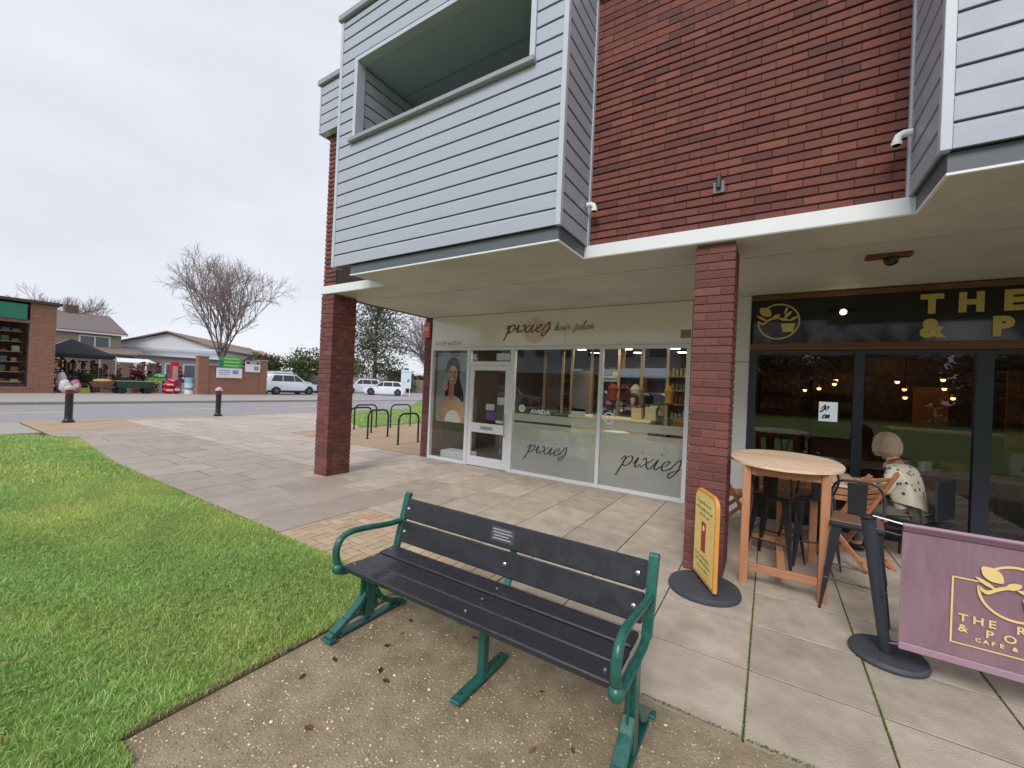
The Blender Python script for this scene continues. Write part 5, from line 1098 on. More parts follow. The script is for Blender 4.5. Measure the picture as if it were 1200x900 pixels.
bare_tree((-36.5, 14.9, 0), 9.6, .52, 'wide bare tree behind the brick wall with the green sign', 3, trunk_h=.26, r0=.14, depth=6, droop=1.1)
bare_tree((-56, 9.6, 0), 7.6, .85, 'bare tree behind the brown-roofed house', 11, trunk_h=.3)
bare_tree((-42, 44.5, 0), 11.5, .9, 'pale bare tree beside the large evergreen', 5, trunk_h=.2)
LEAF = {}
def leafy(loc, H, rad, lb, cols, n, kind='tree', seed=1, base=.1, trunk=True, leaf=.22, squash=1, conical=False, gap=.5):
    r_ = np.random.default_rng(seed); t = thing(kind, lb, 'tree' if kind.endswith('tree') else 'bush', loc)
    nc = max(10, int(n/70)); cz = base*H+r_.random(nc)*(1-base)*H*.97
    h = (cz/H-base)/(1-base); prof = (1-h)**.7*(.5+.6*np.minimum(1, h*5)) if conical else np.sqrt(np.clip(1-(2*h-1)**2*.9, .05, 1))
    a = r_.random(nc)*2*PI; rr_ = rad*prof*np.sqrt(r_.random(nc))*r_.uniform(.6, 1.08, nc); C = np.stack([rr_*np.cos(a), rr_*np.sin(a)*squash, cz], 1); cs = rad*r_.uniform(.14, .30, nc)
    ci = r_.integers(0, nc, n); P = C[ci]+r_.normal(0, 1, (n, 3))*cs[ci][:, None]*np.array([.8, .8, .5])
    u = r_.normal(0, 1, (n, 3)); u /= np.linalg.norm(u, axis=1)[:, None]; w = np.cross(u, r_.normal(0, 1, (n, 3))); w /= np.linalg.norm(w, axis=1)[:, None]; s = leaf*r_.uniform(.5, 1.2, (n, 1))
    V = np.stack([P-u*s, P+w*s*.45, P+u*s, P-w*s*.45], 1).reshape(-1, 3); me = bpy.data.meshes.new('crown'); me.from_pydata(V.tolist(), [], np.arange(n*4).reshape(-1, 4).tolist())
    me.materials.append(MATS.get('leaves') or attrmat('leaves', rough=.6, trans=.25)); pal = np.array([lin(*c)[:3] for c in cols]); tone = r_.uniform(.7, 1.25, nc)
    setcol(me, pal[r_.integers(0, len(cols), nc)][ci]*(tone[ci]*r_.uniform(.8, 1.2, n))[:, None]); o = bpy.data.objects.new('crown', me); COL.objects.link(o); o.parent = t
    if trunk: tubes_mesh([(Vector((0, 0, -.1)), Vector((0, 0, H*.8)), H*.022, H*.008)]+[(Vector((0, 0, max(.5, c[2]*.7))), Vector(c), .06, .03) for c in C[:60]], 6).build('trunk', BARK, t, fixn=False)
    return t
GRN = [(84, 92, 66), (100, 108, 82), (70, 80, 58), (118, 122, 98)]
leafy((-44.5, 36.2, 0), 13.6, 4.6, 'tall loose evergreen beyond the white hatchback', [(92, 102, 84), (108, 116, 98), (78, 88, 70), (124, 128, 110)], 9500, 'evergreen_tree', 4, .10, leaf=.2)
for i, (x, y, H, r, c, lb) in enumerate(((-46, 27.3, 4.6, 2.6, [(88, 104, 60), (104, 118, 72), (76, 90, 54)], 'rounded green bush behind the white estate car, left of the brick column'), (-48, 24.0, 3.7, 2.2, [(78, 86, 56), (96, 98, 66), (120, 108, 80)], 'darker green bush at the left of the car park hedge'),
    (-47, 30.8, 4.2, 2.4, GRN, 'dark green bush hidden partly by the brick column'), (-46, 42.5, 2.9, 2.4, [(130, 116, 92), (112, 104, 80), (96, 96, 70)], 'brownish hedge bush under the tall evergreen'), (-44.5, 46.5, 2.6, 2.0, [(134, 118, 98), (108, 100, 78)], 'low brown bush at the right end of the fence'), (-42, 38.5, 2.7, 2.0, [(104, 100, 76), (84, 88, 62)], 'low bush behind the white hatchback'), (-50, 36, 4.4, 2.6, [(96, 100, 70), (112, 110, 84)], 'olive bush between the evergreen and the rounded bush'))):
    leafy((x, y, 0), H, r, lb, c, 3600, 'bush', 20+i, .05, leaf=.2)

# garden wall with signs
GW = thing('garden_wall', 'curved brick garden wall carrying green and white signs across the road', 'wall', (0, 0, 0))
def brickbox(x0, x1, y0, y1, z0, z1, name, parent, bl=.9, ch=.225):
    """far brickwork: the courses in blocks that still read as brick at this distance, in one part"""
    p = MB().box(x0, x1, y0, y1, z0, z1).build(name, COURSE, parent); return p
COURSE = bpy.data.materials.new('far_brickwork'); COURSE.use_nodes = True; n, l = COURSE.node_tree.nodes, COURSE.node_tree.links; b_ = n['Principled BSDF']; b_.inputs['Roughness'].default_value = .9
tc = n.new('ShaderNodeTexCoord'); sx_ = n.new('ShaderNodeSeparateXYZ'); ad_ = n.new('ShaderNodeMath'); ad_.operation = 'ADD'; cb_ = n.new('ShaderNodeCombineXYZ'); bt_ = n.new('ShaderNodeTexBrick')
l.new(tc.outputs['Object'], sx_.inputs[0]); l.new(sx_.outputs[0], ad_.inputs[0]); l.new(sx_.outputs[1], ad_.inputs[1]); l.new(ad_.outputs[0], cb_.inputs[0]); l.new(sx_.outputs[2], cb_.inputs[1]); l.new(cb_.outputs[0], bt_.inputs['Vector'])
bt_.inputs['Scale'].default_value = 1; bt_.inputs['Brick Width'].default_value = .225; bt_.inputs['Row Height'].default_value = .075; bt_.inputs['Mortar Size'].default_value = .009; bt_.inputs['Color1'].default_value = lin(146, 92, 68); bt_.inputs['Color2'].default_value = lin(120, 72, 54); bt_.inputs['Mortar'].default_value = lin(160, 140, 124)
l.new(bt_.outputs[0], b_.inputs['Base Color'])
brickbox(-33.35, -33.0, 12.55, 16.15, 0, 2.05, 'wall_panel', GW); brickbox(-33.45, -32.95, 12.15, 12.75, 0, 2.62, 'pier', GW); brickbox(-33.45, -32.95, 16.15, 16.65, 0, 2.6, 'pier', GW)
MB().box(-33.42, -32.92, 12.76, 16.14, 2.052, 2.12).build('coping', COPING, GW); MB().box(-33.5, -32.9, 12.1, 12.8, 2.622, 2.70).build('pier_cap', COPING, GW); MB().box(-33.5, -32.9, 16.1, 16.7, 2.602, 2.68).build('pier_cap', COPING, GW)
def board_sign(lb, x, y0, y1, z0, z1, col, lines, tcol, leg=False):
    t = thing('sign_board', lb, 'sign', (x, (y0+y1)/2, 0)); w = (y1-y0)/2
    MB().box(0, .03, -w, w, z0, z1).build('panel', mat('sign_'+lb.split()[0]+'_'+str(int(z0*10)), lin(*col), .5, var=.05), t)
    for (txt, z, s, c) in lines: textobj('lettering', txt, s, mat('ink_%d%d%d' % c, lin(*c), .5), t, (.036, 0, z), (PI/2, 0, PI/2), .002, bold=.006, align='CENTER')
    if leg:
        for s_ in (-1, 1): MB().box(-.03, 0, s_*w*.8-.03, s_*w*.8+.03, 0, z1).build('leg', WHITE, t)
    return t
def patches(t, items):
    for (nm, y0, y1, z0, z1, c) in items: MB().box(.031, .035, y0, y1, z0, z1).build(nm, mat('pr_%d_%d_%d' % c, lin(*c), .5, var=.05), t)
t = board_sign('green sign above the white one on the garden wall', -32.93, 13.35, 14.75, 1.95, 2.75, (70, 158, 60), [], 0)
patches(t, (('logo_panel', -.69, -.45, 1.97, 2.45, (40, 112, 96)), ('print_band', -.4, .6, 2.55, 2.66, (150, 206, 124)), ('print_band', -.42, .62, 2.32, 2.42, (150, 206, 124)), ('print_band', -.4, .55, 2.06, 2.16, (150, 206, 124))))
t = board_sign('white sign with purple motif below the green sign', -32.93, 13.2, 14.85, 1.22, 1.93, (226, 224, 232), [], 0)
patches(t, (('print_band', -.68, .0, 1.72, 1.78, (120, 140, 176)), ('print_band', -.68, .05, 1.58, 1.63, (120, 140, 176)), ('print_band', -.68, .0, 1.44, 1.48, (130, 150, 180)), ('purple_motif', .2, .58, 1.52, 1.80, (158, 130, 198)), ('cream_strip', -.8, .8, 1.23, 1.30, (226, 218, 180))))
t = board_sign('smaller white and grey notice on the right of the garden wall', -32.93, 15.05, 16.1, 1.72, 2.55, (224, 224, 228), [], 0)
patches(t, (('header', -.52, .52, 2.30, 2.54, (166, 150, 156)), ('dark_mark', -.42, -.24, 2.34, 2.48, (84, 76, 84)), ('dark_mark', .28, .42, 2.32, 2.46, (84, 76, 84)), ('grey_picture', .08, .40, 1.86, 2.16, (134, 142, 152))))
t = board_sign('tall pale blue and white car park sign by the fence at the right', -33.5, 30.9, 31.9, .8, 2.65, (216, 226, 238), [], 0, True)
t.location = (-31.2, 29.3, 0); t.rotation_euler = (0, 0, math.radians(-35))
patches(t, (('blue_mark', .12, .34, 1.45, 1.75, (90, 130, 170)), ('print_band', -.36, .3, 2.42, 2.47, (120, 140, 170)), ('print_band', -.4, .1, 1.36, 1.40, (120, 150, 180)))); MB().box(0, .03, -.22, .22, 2.652, 2.86).build('blue_header', mat('sign_blue', lin(70, 110, 176), .5), t)

# brick shop at the left edge
SH = thing('brick_shop', 'single storey brick shop with a green fascia at the left edge', 'building', (0, 0, 0))
brickbox(-34.45, -34.15, 4.75, 5.72, 0, 4.92, 'wall', SH); brickbox(-42, -34.45, 5.4, 5.7, 0, 4.92, 'side_wall', SH); brickbox(-34.45, -34.15, -6, 4.75, 3.82, 3.98, 'lintel', SH); brickbox(-34.45, -34.15, -6, 4.75, 0, .35, 'stall_riser', SH)
MB().box(-42.2, -33.95, -6.2, 5.9, 4.93, 5.08).build('roof', mat('shop_roof', lin(70, 66, 66), .8), SH)
MB().box(-34.18, -34.02, -6, 4.62, 3.99, 4.80).build('fascia_sign', mat('shop_green', lin(34, 120, 92), .5, var=.1), SH)
MB().box(-34.3, -34.28, -6, 4.75, .35, 3.82).build('pane', GLASS, SH)
for yy in (4.70, 2.2): MB().box(-34.34, -34.2, yy, yy+.07, .35, 3.82).build('mullion', mat('dark_mullion', lin(60, 56, 56), .5), SH)
MB().box(-41.9, -41.7, -6, 5.4, 0, 4.9).box(-41.7, -34.5, -6, 5.39, 0, .05).box(-41.7, -34.5, -6, 5.39, 4.6, 4.9).build('interior', mat('shop_inside', lin(120, 100, 90), .8), SH)
SC = [(178, 150, 120), (150, 60, 50), (200, 190, 170), (96, 120, 80), (170, 120, 60), (110, 110, 130)]
for i, z in enumerate((.6, 1.15, 1.7, 2.25, 2.8, 3.35)):
    t = thing('display_shelf', f'{["lowest", "second lowest", "third", "fourth", "fifth", "topmost"][i]} stocked shelf in the brick shop window', 'shelf', (-34.9, 3.2, z), 0, 'shelves in the brick shop window'); MB().box(-.25, .2, -2.2, 1.4, -.03, 0).build('board', mat('shelf_pale', lin(196, 182, 160), .6), t)
    for j in range(9):
        y = -2+.38*j; h = random.uniform(.12, .34); c = SC[(i*2+j) % 6]; tag(MB().box(-35.0, -34.78, 3.2+y, 3.2+y+random.uniform(.15, .3), z+.002, z+h).build('boxed_stock', mat('stock_%d%d%d' % c, lin(*c), .6), bevel=.01), 'boxed goods on a shelf in the brick shop window', 'box', 'boxed goods in the brick shop window')

# houses
def house(lb, x0, x1, y0, y1, ez, rz, ridge, wallc, roofc, wins, chim=None, gable_white=False, hip=0):
    t = thing('house', lb, 'house', (0, 0, 0)); wm = mat('hw_%d%d%d' % wallc, lin(*wallc), .8, var=.1); rm = mat('hr_%d%d%d' % roofc, lin(*roofc), .85, var=.18, scale=1.5, bump=.3, bscale=8)
    MB().box(x0, x1, y0, y1, -.1, ez).build('wall', wm, t); o = .35; mb = MB()
    if ridge == 'y':
        xm = (x0+x1)/2; MB().prism([(x0, ez), (x1, ez), (xm, rz-.12)], y0, y1, 'y').build('gable', wm, t)
        for (xe, s) in ((x0-o, 1), (x1+o, -1)):
            zz = ez-.12; P = [Vector((xe, y0-o, zz)), Vector((xe, y1+o, zz)), Vector((xm, y1+o-hip, rz)), Vector((xm, y0-o, rz))]; mb.add(P+[p+Vector((0, 0, .12)) for p in P], [(0, 1, 2, 3), (7, 6, 5, 4), (0, 4, 5, 1), (1, 5, 6, 2), (2, 6, 7, 3), (3, 7, 4, 0)])
    else:
        ym = (y0+y1)/2; MB().prism([(y0, ez), (y1, ez), (ym, rz-.12)], x0, x1, 'x').build('gable', wm, t)
        for (ye) in (y0-o, y1+o):
            zz = ez-.12; P = [Vector((x0-o, ye, zz)), Vector((x1+o, ye, zz)), Vector((x1+o, ym, rz)), Vector((x0-o, ym, rz))]; mb.add(P+[p+Vector((0, 0, .12)) for p in P], [(0, 1, 2, 3), (7, 6, 5, 4), (0, 4, 5, 1), (1, 5, 6, 2), (2, 6, 7, 3), (3, 7, 4, 0)])
    rf = mb.build('roof', rm, t)
    if chim: MB().box(*chim).build('chimney', mat('chimney_brick', lin(110, 90, 84), .9), rf)
    for (a0, a1, z0, z1) in wins:
        w = MB().box(x1, x1+.06, a0, a1, z0, z1).build('window', WHITE, t); k = max(1, int((a1-a0)/.9)); 
        for i in range(k): d = (a1-a0-.1)/k; MB().box(x1+.062, x1+.07, a0+.1+i*d, a0+i*d+d, z0+.1, z1-.1).build('pane', mat('far_pane', lin(96, 104, 114), .15), w)
    MB().box(x1+o-.02, x1+o+.08, y0-o, y1+o, ez-.2, ez-.09).build('gutter', WHITE, t)
    return t
house('brown brick house with a grey tiled roof behind the gazebo', -58, -48, 3.5, 11.9, 4.55, 6.3, 'y', (170, 156, 140), (118, 106, 104), [(9.3, 11.2, 3.1, 4.2)], (-53.4, -52.6, 9.3, 10.1, 5.8, 7.0))
MB().box(-48, -46, 8.2, 12.9, 0, 2.7).build('extension', mat('ext_wall', lin(150, 132, 116), .8), bpy.data.objects['house']); MB().prism([(-48, 3.2), (-45.7, 2.65), (-45.7, 2.75), (-48, 3.35)], 8.1, 13.0, 'y').build('extension_roof', mat('ext_roof', lin(126, 110, 100), .8), bpy.data.objects['house'])
t = house('white gabled house with a long brown roof behind the bare tree', -21, 0, -4.4, 4.4, 3.9, 5.3, 'x', (216, 218, 226), (140, 122, 104), [(-1.9, -.4, 1.2, 2.4), (.8, 2.4, 1.2, 2.4)], None)
t.location = (-50, 15.8, 0); t.rotation_euler = (0, 0, math.radians(-42.4))
house('lower brown-roofed brick house right of the white gable', -60, -52, 22.0, 27.6, 3.0, 4.75, 'y', (176, 136, 116), (126, 116, 106), [(22.6, 23.8, 1.2, 2.4), (25.2, 26.8, 1.2, 2.4)], None, hip=2)

# fence behind the car park
fc = thing('timber_fence', 'weathered vertical board fence behind the white hatchback', 'fence', (0, 0, 0)); FB = mat('fence_board', lin(158, 146, 132), .85, var=.25, rnd=.12, stretch=(4, 4, 1))
a = Vector((-46, 26.5, 0)); b = Vector((-38.5, 48, 0)); Lf = (b-a).length; dv = (b-a)/Lf; fm = MB().box(-.07, .07, -.012, .012, 0, 1.75).mesh('fence_board', FB); nb = int(Lf/.16)
for i in range(nb): inst('fence_board', fm, fc, a+dv*(i*.16)+Vector((0, 0, random.uniform(-.03, .03))), (0, 0, math.atan2(dv.y, dv.x)))
for i in range(9): p = a+dv*(i*Lf/8); MB().box(-.06, .06, -.08, -.02, 0, 1.85, T=Matrix.Translation(p) @ Matrix.Rotation(math.atan2(dv.y, dv.x), 4, 'Z')).build('fence_post', FB, fc)

# ---- cars
TYRE = mat('tyre', lin(34, 34, 36), .8); RIM = mat('alloy', lin(150, 152, 158), .3, metal=.7); CGL = mat('car_glass', lin(30, 38, 44), .05, spec=.8); TRIMB = mat('car_trim', lin(36, 36, 40), .6); LRED = mat('tail_light', lin(170, 34, 44), .2); LWH = mat('head_light', lin(214, 220, 226), .1)
def car(lb, loc, rz, col, L=4.3, Wd=1.8, H=1.48, suv=False, group='cars in the car park', name='parked_car'):
    """nose towards +x"""
    t = thing(name, lb, 'car', loc, rz, group); pm = mat('paint_%d%d%d' % col, lin(*col), .22, coat=.8, var=.02); hw = Wd/2; g = .20 if suv else .15; bl = H*.60
    st = [(-.5, g+.18, .50, .0, .90), (-.485, g+.04, .60, .3, .97), (-.44, g, .625, .85 if suv else .78, 1.0), (-.38, g, .63, .96, 1), (-.30, g, .63, .985, 1), (-.15, g, .62, 1.0, 1), (.0, g, .61, .995, 1), (.10, g, .60, .94, 1), (.20, g, .585, .74, 1), (.255, g, .57, .0, 1), (.36, g, .54, 0, .985), (.44, g+.02, .50, 0, .95), (.485, g+.06, .43, 0, .86), (.5, g+.14, .36, 0, .74)]
    def ring(x, zb, belt, roof, wf):
        b = belt*H; r = max(roof*H, b+.012); w = hw*wf; wr = w*(.99-.24*max(0, (r-b)/(H*.4))); wr = min(wr, w*.985)
        return [(x*L, s*yy, zz) for s, yy, zz in ((-1, w*.80, zb), (-1, w*.98, zb+.10), (-1, w, (zb+b)/2+.05), (-1, w*.97, b), (-1, wr, r-.04 if r > b+.1 else r-.004), (-1, wr*.86, r), (1, wr*.86, r), (1, wr, r-.04 if r > b+.1 else r-.004), (1, w*.97, b), (1, w, (zb+b)/2+.05), (1, w*.98, zb+.10), (1, w*.80, zb))]
    vs = []; fs = []
    for s_ in st: vs += ring(*s_)
    n = 12
    for i in range(len(st)-1):
        for k in range(n): fs.append((i*n+k, i*n+(k+1) % n, (i+1)*n+(k+1) % n, (i+1)*n+k))
    fs += [tuple(range(n)), tuple(range((len(st)-1)*n, len(st)*n))[::-1]]
    MB().add(vs, fs).build('body', pm, t, smooth=True)
    def yb(z, x=0): f = max(0, min(1, (z-.62*H)/(H*.38))); return hw*(.972-.21*f)
    for s in (-1, 1):
        for (a, b, c, d) in ((-.405, -.20, -.19, -.33), (-.185, .02, .02, -.175), (.035, .205, .075, .035)):
            z0, z1 = H*.645, H*.93; P = [(a*L, s*(yb(z0)+.008), z0), (b*L, s*(yb(z0)+.008), z0), (c*L, s*(yb(z1)+.008), z1), (d*L, s*(yb(z1)+.008), z1)]
            if s < 0: P = P[::-1]
            MB().add(P+[(x, y-s*.02, z) for x, y, z in P], [(0, 1, 2, 3), (7, 6, 5, 4), (0, 4, 5, 1), (1, 5, 6, 2), (2, 6, 7, 3), (3, 7, 4, 0)]).build('side_window', CGL, t)
        MB().cbox((.19*L, s*(hw+.06), H*.66), (.16, .14, .11)).build('wing_mirror', pm, t, bevel=.02)
        MB().box(-.47*L, .46*L, s*hw*.99-.012, s*hw*.99+.012, g+.02, g+(.16 if suv else .08)).build('sill', TRIMB if suv else pm, t)
        MB().cbox((-.485*L, s*hw*.68, H*.53), (.10, hw*.42, H*.11)).build('tail_light', LRED, t, bevel=.01); MB().cbox((.455*L, s*hw*.66, H*.42), (.14, hw*.42, H*.085)).build('headlight', LWH, t, bevel=.01)
        for xx in (-.315*L, .31*L):
            MB().lathe((0, 0, 0), [(.385, -.1), (.385, .012)], 24, T=Matrix.Translation((xx, s*(hw-.02), .36)) @ Matrix.Rotation(-s*PI/2, 4, 'X')).build('wheel_arch', TRIMB, t)
            w = MB().lathe((0, 0, 0), [(.22, -.1), (.31, -.1), (.335, -.07), (.335, .01), (.31, .03), (.22, .03)], 24, T=Matrix.Translation((xx, s*hw, .335)) @ Matrix.Rotation(-s*PI/2, 4, 'X')).build('wheel', TYRE, t, smooth=True)
            rm = MB(); rm.lathe((0, 0, 0), [(.22, .0), (.22, .018)], 20, T=Matrix.Translation((xx, s*hw, .335)) @ Matrix.Rotation(-s*PI/2, 4, 'X')); rm.build('rim', TRIMB, w); 
            sp_ = MB()
            for q_ in range(5): an = 2*PI*q_/5; sp_.box(-.022, .022, .03, .215, .019, .04, T=Matrix.Translation((xx, s*hw, .335)) @ Matrix.Rotation(-s*PI/2, 4, 'X') @ Matrix.Rotation(an, 4, 'Z'))
            sp_.build('spokes', RIM, w)['kind'] = 'stuff'
    def quad(name, P, m, th): MB().add(P+[(x+th[0], y, z+th[1]) for x, y, z in P], [(0, 1, 2, 3), (7, 6, 5, 4), (0, 4, 5, 1), (1, 5, 6, 2), (2, 6, 7, 3), (3, 7, 4, 0)]).build(name, m, t)
    z0, z1 = H*.60, H*.935; quad('windscreen', [(.262*L, -hw*.86, z0), (.262*L, hw*.86, z0), (.115*L, hw*.70, z1), (.115*L, -hw*.70, z1)], CGL, (.02, .02))
    quad('rear_window', [(-.492*L, hw*.74, H*.64), (-.492*L, -hw*.74, H*.64), (-.435*L, -hw*.66, H*.88), (-.435*L, hw*.66, H*.88)], CGL, (-.02, .01))
    MB().cbox((.497*L, 0, g+.16), (.05, hw*1.2, .14)).build('grille', TRIMB, t, bevel=.02); MB().cbox((-.49*L, 0, g+.12), (.06, hw*1.6, .2)).build('rear_bumper', TRIMB if suv else pm, t, bevel=.03); MB().cbox((.505*L, 0, g+.3), (.02, .5, .11)).build('number_plate', WHITE, t); MB().cbox((-.503*L, 0, g+.42), (.02, .5, .11)).build('number_plate', mat('plate_yellow', lin(220, 190, 80), .5), t)
    if suv:
        for s in (-1, 1): MB().tube([(-.36*L, s*hw*.66, H+.005), (-.34*L, s*hw*.66, H+.05), (.02*L, s*hw*.66, H+.05), (.05*L, s*hw*.66, H+.005)], .018, 6).build('roof_rail', RIM, t)
    return t
WC = (226, 230, 238)
car('white sports utility car parked behind the garden wall, its tail light showing', (-34.9, 19.35, -.02), PI/2, WC, 4.5, 1.85, 1.72, True)
car('second white car half hidden behind the white sports utility car', (-39.2, 21.6, -.02), PI/2, WC, 4.6, 1.85, 1.95, True)
car('white hatchback parked in front of the fence, nearest the car park sign', (-33.9, 29.0, -.02), math.radians(-135), WC, 4.2, 1.78, 1.46)
car('white estate car facing out behind the hatchback', (-38.6, 29.6, -.02), math.radians(-105), WC, 4.5, 1.8, 1.62)
car('silver car parked behind the brick column', (-38.5, 25.6, -.02), math.radians(-100), (176, 180, 186), 4.3, 1.78, 1.5)

# ---- garden shop stock
gz = thing('gazebo', 'dark pop-up gazebo with a pale top panel beside the brick shop', 'gazebo', (-38.3, 7.1, 0)); GD = mat('gazebo_dark', lin(44, 46, 54), .8)
hw_ = 1.75; z0 = 2.35; zt = 3.35; c4 = [(-hw_, -hw_), (hw_, -hw_), (hw_, hw_), (-hw_, hw_)]
for i in range(4):
    a_, b_2 = c4[i], c4[(i+1) % 4]; P = [(a_[0], a_[1], z0), (b_2[0], b_2[1], z0), (0, 0, zt)]; MB().add(P+[(x*.98, y*.98, z-.03) for x, y, z in P], [(0, 1, 2), (5, 4, 3), (0, 3, 4, 1), (1, 4, 5, 2), (2, 5, 3, 0)]).build('roof_panel', GD if i != 0 else mat('gazebo_pale', lin(206, 208, 214), .7), gz)
    MB().box(a_[0]-.03, a_[0]+.03, a_[1]-.03, a_[1]+.03, 0.015, z0).build('leg', STEEL, gz); MB().beam((a_[0], a_[1], z0-.1), (b_2[0], b_2[1], z0-.1), .02, .22).build('valance', GD, gz)
def stockbox(lb, x, y, w, h, col, z=.015, cat='crate', name='crate', dx=.5):
    t = thing(name, lb, cat, (x, y, z)); m = mat('c_%d_%d_%d' % col, lin(*col), .6, var=.2, scale=6)
    MB().box(-dx/2, dx/2, -w/2, w/2, 0, .04).build('bottom', m, t); MB().box(dx/2-.03, dx/2, -w/2, w/2, .041, h).build('front_panel', m, t); MB().box(-dx/2, -dx/2+.03, -w/2, w/2, .041, h).build('back_panel', m, t); MB().box(-dx/2+.031, dx/2-.031, -w/2, -w/2+.03, .041, h).build('side_panel', m, t); MB().box(-dx/2+.031, dx/2-.031, w/2-.03, w/2, .041, h).build('side_panel', m, t); return t
def sack(lb, x, y, w, h, col, z=.015):
    t = thing('compost_bag', lb, 'bag', (x, y, z)); m = mat('s_%d_%d_%d' % col, lin(*col), .45, var=.25, scale=5)
    n_, mm = 16, 8; mb = MB(); mb.ball((0, 0, h/2), (.22, w/2, h/2), n_, mm); mb.v = [(x_, y_+.03*math.sin(z_*17+x_*9), z_) for x_, y_, z_ in mb.v]; mb.build('sack', m, t, smooth=True); MB().cbox((.15, 0, h*.55), (.14, w*.5, h*.3)).build('print_panel', mat('bag_print', lin(220, 220, 210), .5), t, bevel=.03); return t
def potted(lb, x, y, h, r, cols, z=.015, nn=260):
    t = leafy((x, y, z+.25), h, r, lb, cols, nn, 'pot_plant', int(x*7+y*13) & 255, .05, trunk=False, leaf=.09); t['category'] = 'plant'; MB().lathe((0, 0, -.25), [(r*.45, 0), (r*.6, .26), (r*.65, .28)], 12).build('pot', mat('terracotta', lin(160, 92, 66), .8), t); return t
def barrow(lb, x, y, rz, col):
    t = thing('wheelbarrow', lb, 'wheelbarrow', (x, y, .015), rz); m = mat('b_%d_%d_%d' % col, lin(*col), .4)
    P0 = [(-.35, -.25, .35), (.35, -.2, .35), (.35, .2, .35), (-.35, .25, .35)]; P1 = [(-.55, -.36, .68), (.62, -.3, .74), (.62, .3, .74), (-.55, .36, .68)]
    vs = P0+P1+[(a*.95, b*.93, c+.02) for a, b, c in P0]+[(a*.97, b*.95, c) for a, b, c in P1]; MB().add(vs, [(3, 2, 1, 0), (0, 1, 5, 4), (1, 2, 6, 5), (2, 3, 7, 6), (3, 0, 4, 7), (8, 9, 10, 11), (12, 13, 9, 8), (13, 14, 10, 9), (14, 15, 11, 10), (15, 12, 8, 11), (4, 5, 13, 12), (5, 6, 14, 13), (6, 7, 15, 14), (7, 4, 12, 15)]).build('tray', m, t)
    for s in (-1, 1): MB().tube([(.62, s*.06, .2), (0, s*.22, .34), (-.95, s*.3, .62)], .018, 6).build('handle', BLACKM, t); MB().tube([(-.3, s*.22, .33), (-.38, s*.24, .0)], .016, 6).build('leg', BLACKM, t)
    w = MB().lathe((0, 0, 0), [(.12, -.05), (.2, -.05), (.2, .05), (.12, .05)], 18, T=Matrix.Translation((.62, 0, .2)) @ Matrix.Rotation(PI/2, 4, 'X')).build('wheel', TYRE, t); return t
cartm = (42, 72, 60)
ct = thing('garden_cart', 'dark green four-wheeled garden cart on the forecourt', 'cart', (-33.9, 9.1, .015)); m = mat('cart_green', lin(*cartm), .5)
MB().add([(-.32, -.75, .36), (.32, -.75, .36), (.32, .75, .36), (-.32, .75, .36), (-.4, -.88, .78), (.4, -.88, .78), (.4, .88, .78), (-.4, .88, .78)], [(3, 2, 1, 0), (0, 1, 5, 4), (1, 2, 6, 5), (2, 3, 7, 6), (3, 0, 4, 7)]).build('tray', m, ct); MB().box(-.42, .42, -.9, .9, .775, .80).build('soil', mat('cart_rim', lin(150, 156, 130), .7), ct)
for s in (-1, 1):
    for yy in (-.6, .6): MB().lathe((0, 0, 0), [(.08, -.04), (.19, -.04), (.19, .04), (.08, .04)], 16, T=Matrix.Translation((s*.34, yy, .19)) @ Matrix.Rotation(PI/2, 4, 'Y')).build('wheel', TYRE, ct)
MB().tube([(.0, .8, .3), (.1, 1.2, .6)], .018, 6).build('handle', BLACKM, ct)
barrow('brown wheelbarrow heaped with pale straw left of the green cart', -34.3, 7.75, math.radians(70), (120, 84, 66))
tag(MB().ball((-34.3, 7.75, .76), (.3, .45, .14), 14, 8).build('straw_heap', mat('straw', lin(196, 184, 110), .9, var=.3, scale=20, bump=.8), smooth=True), 'pale straw heaped in the brown wheelbarrow', 'straw')
RM = (206, 36, 44)
for i, (x, y, z, w, h, lb) in enumerate(((-34.0, 10.9, .015, .75, .42, 'lowest bright red garden bag of the heap by the garden wall'), (-34.1, 11.35, .015, .6, .5, 'brick red garden bag at the right of the heap'), (-34.1, 10.95, .40, .7, .4, 'bright red garden bag lying on top of the heap'), (-34.2, 11.1, .72, .45, .34, 'small red bag at the very top of the heap'))):
    sack(lb, x, y, w, h, (206, 36, 44) if i != 1 else (176, 66, 54), z)
bd = thing('water_butt', 'pale blue and white striped planter stand beside the garden wall', 'planter', (-33.8, 12.0, .015)); 
for k, (a0_, a1_, c) in enumerate(((0, .28, (222, 228, 230)), (.285, .42, (120, 176, 196)), (.425, .75, (196, 212, 220)), (.755, 1.12, (128, 184, 204)))): MB().lathe((0, 0, 0), [(.30-.10*(k == 1), a0_), (.30-.06*(k == 1), a1_)], 16).build('tier', mat('tier_%d' % k, lin(*c), .5), bd)
stockbox('lime green crate right of the dark red display', -36.5, 10.9, .9, .5, (150, 196, 84), .5); stockbox('pale blue tub on the forecourt left of the red bags', -35.6, 10.55, .8, .8, (176, 200, 214)); sack('green compost bag above the pale blue tub', -36.5, 11.2, .7, .45, (70, 160, 84), .9)
tag(MB().box(-36.9, -36.1, 10.5, 11.6, .015, .49).build('pallet_stack', mat('pallet', lin(170, 146, 112), .8, var=.3, scale=12), bevel=.01), 'low pallet stack carrying the lime green crate and green bag', 'pallet')
tag(MB().box(-37.0, -36.0, 11.0+.4, 11.9, .015, .85).build('pallet_stack', MATS['pallet'], bevel=.01), 'taller pallet stack behind the red garden bags', 'pallet')
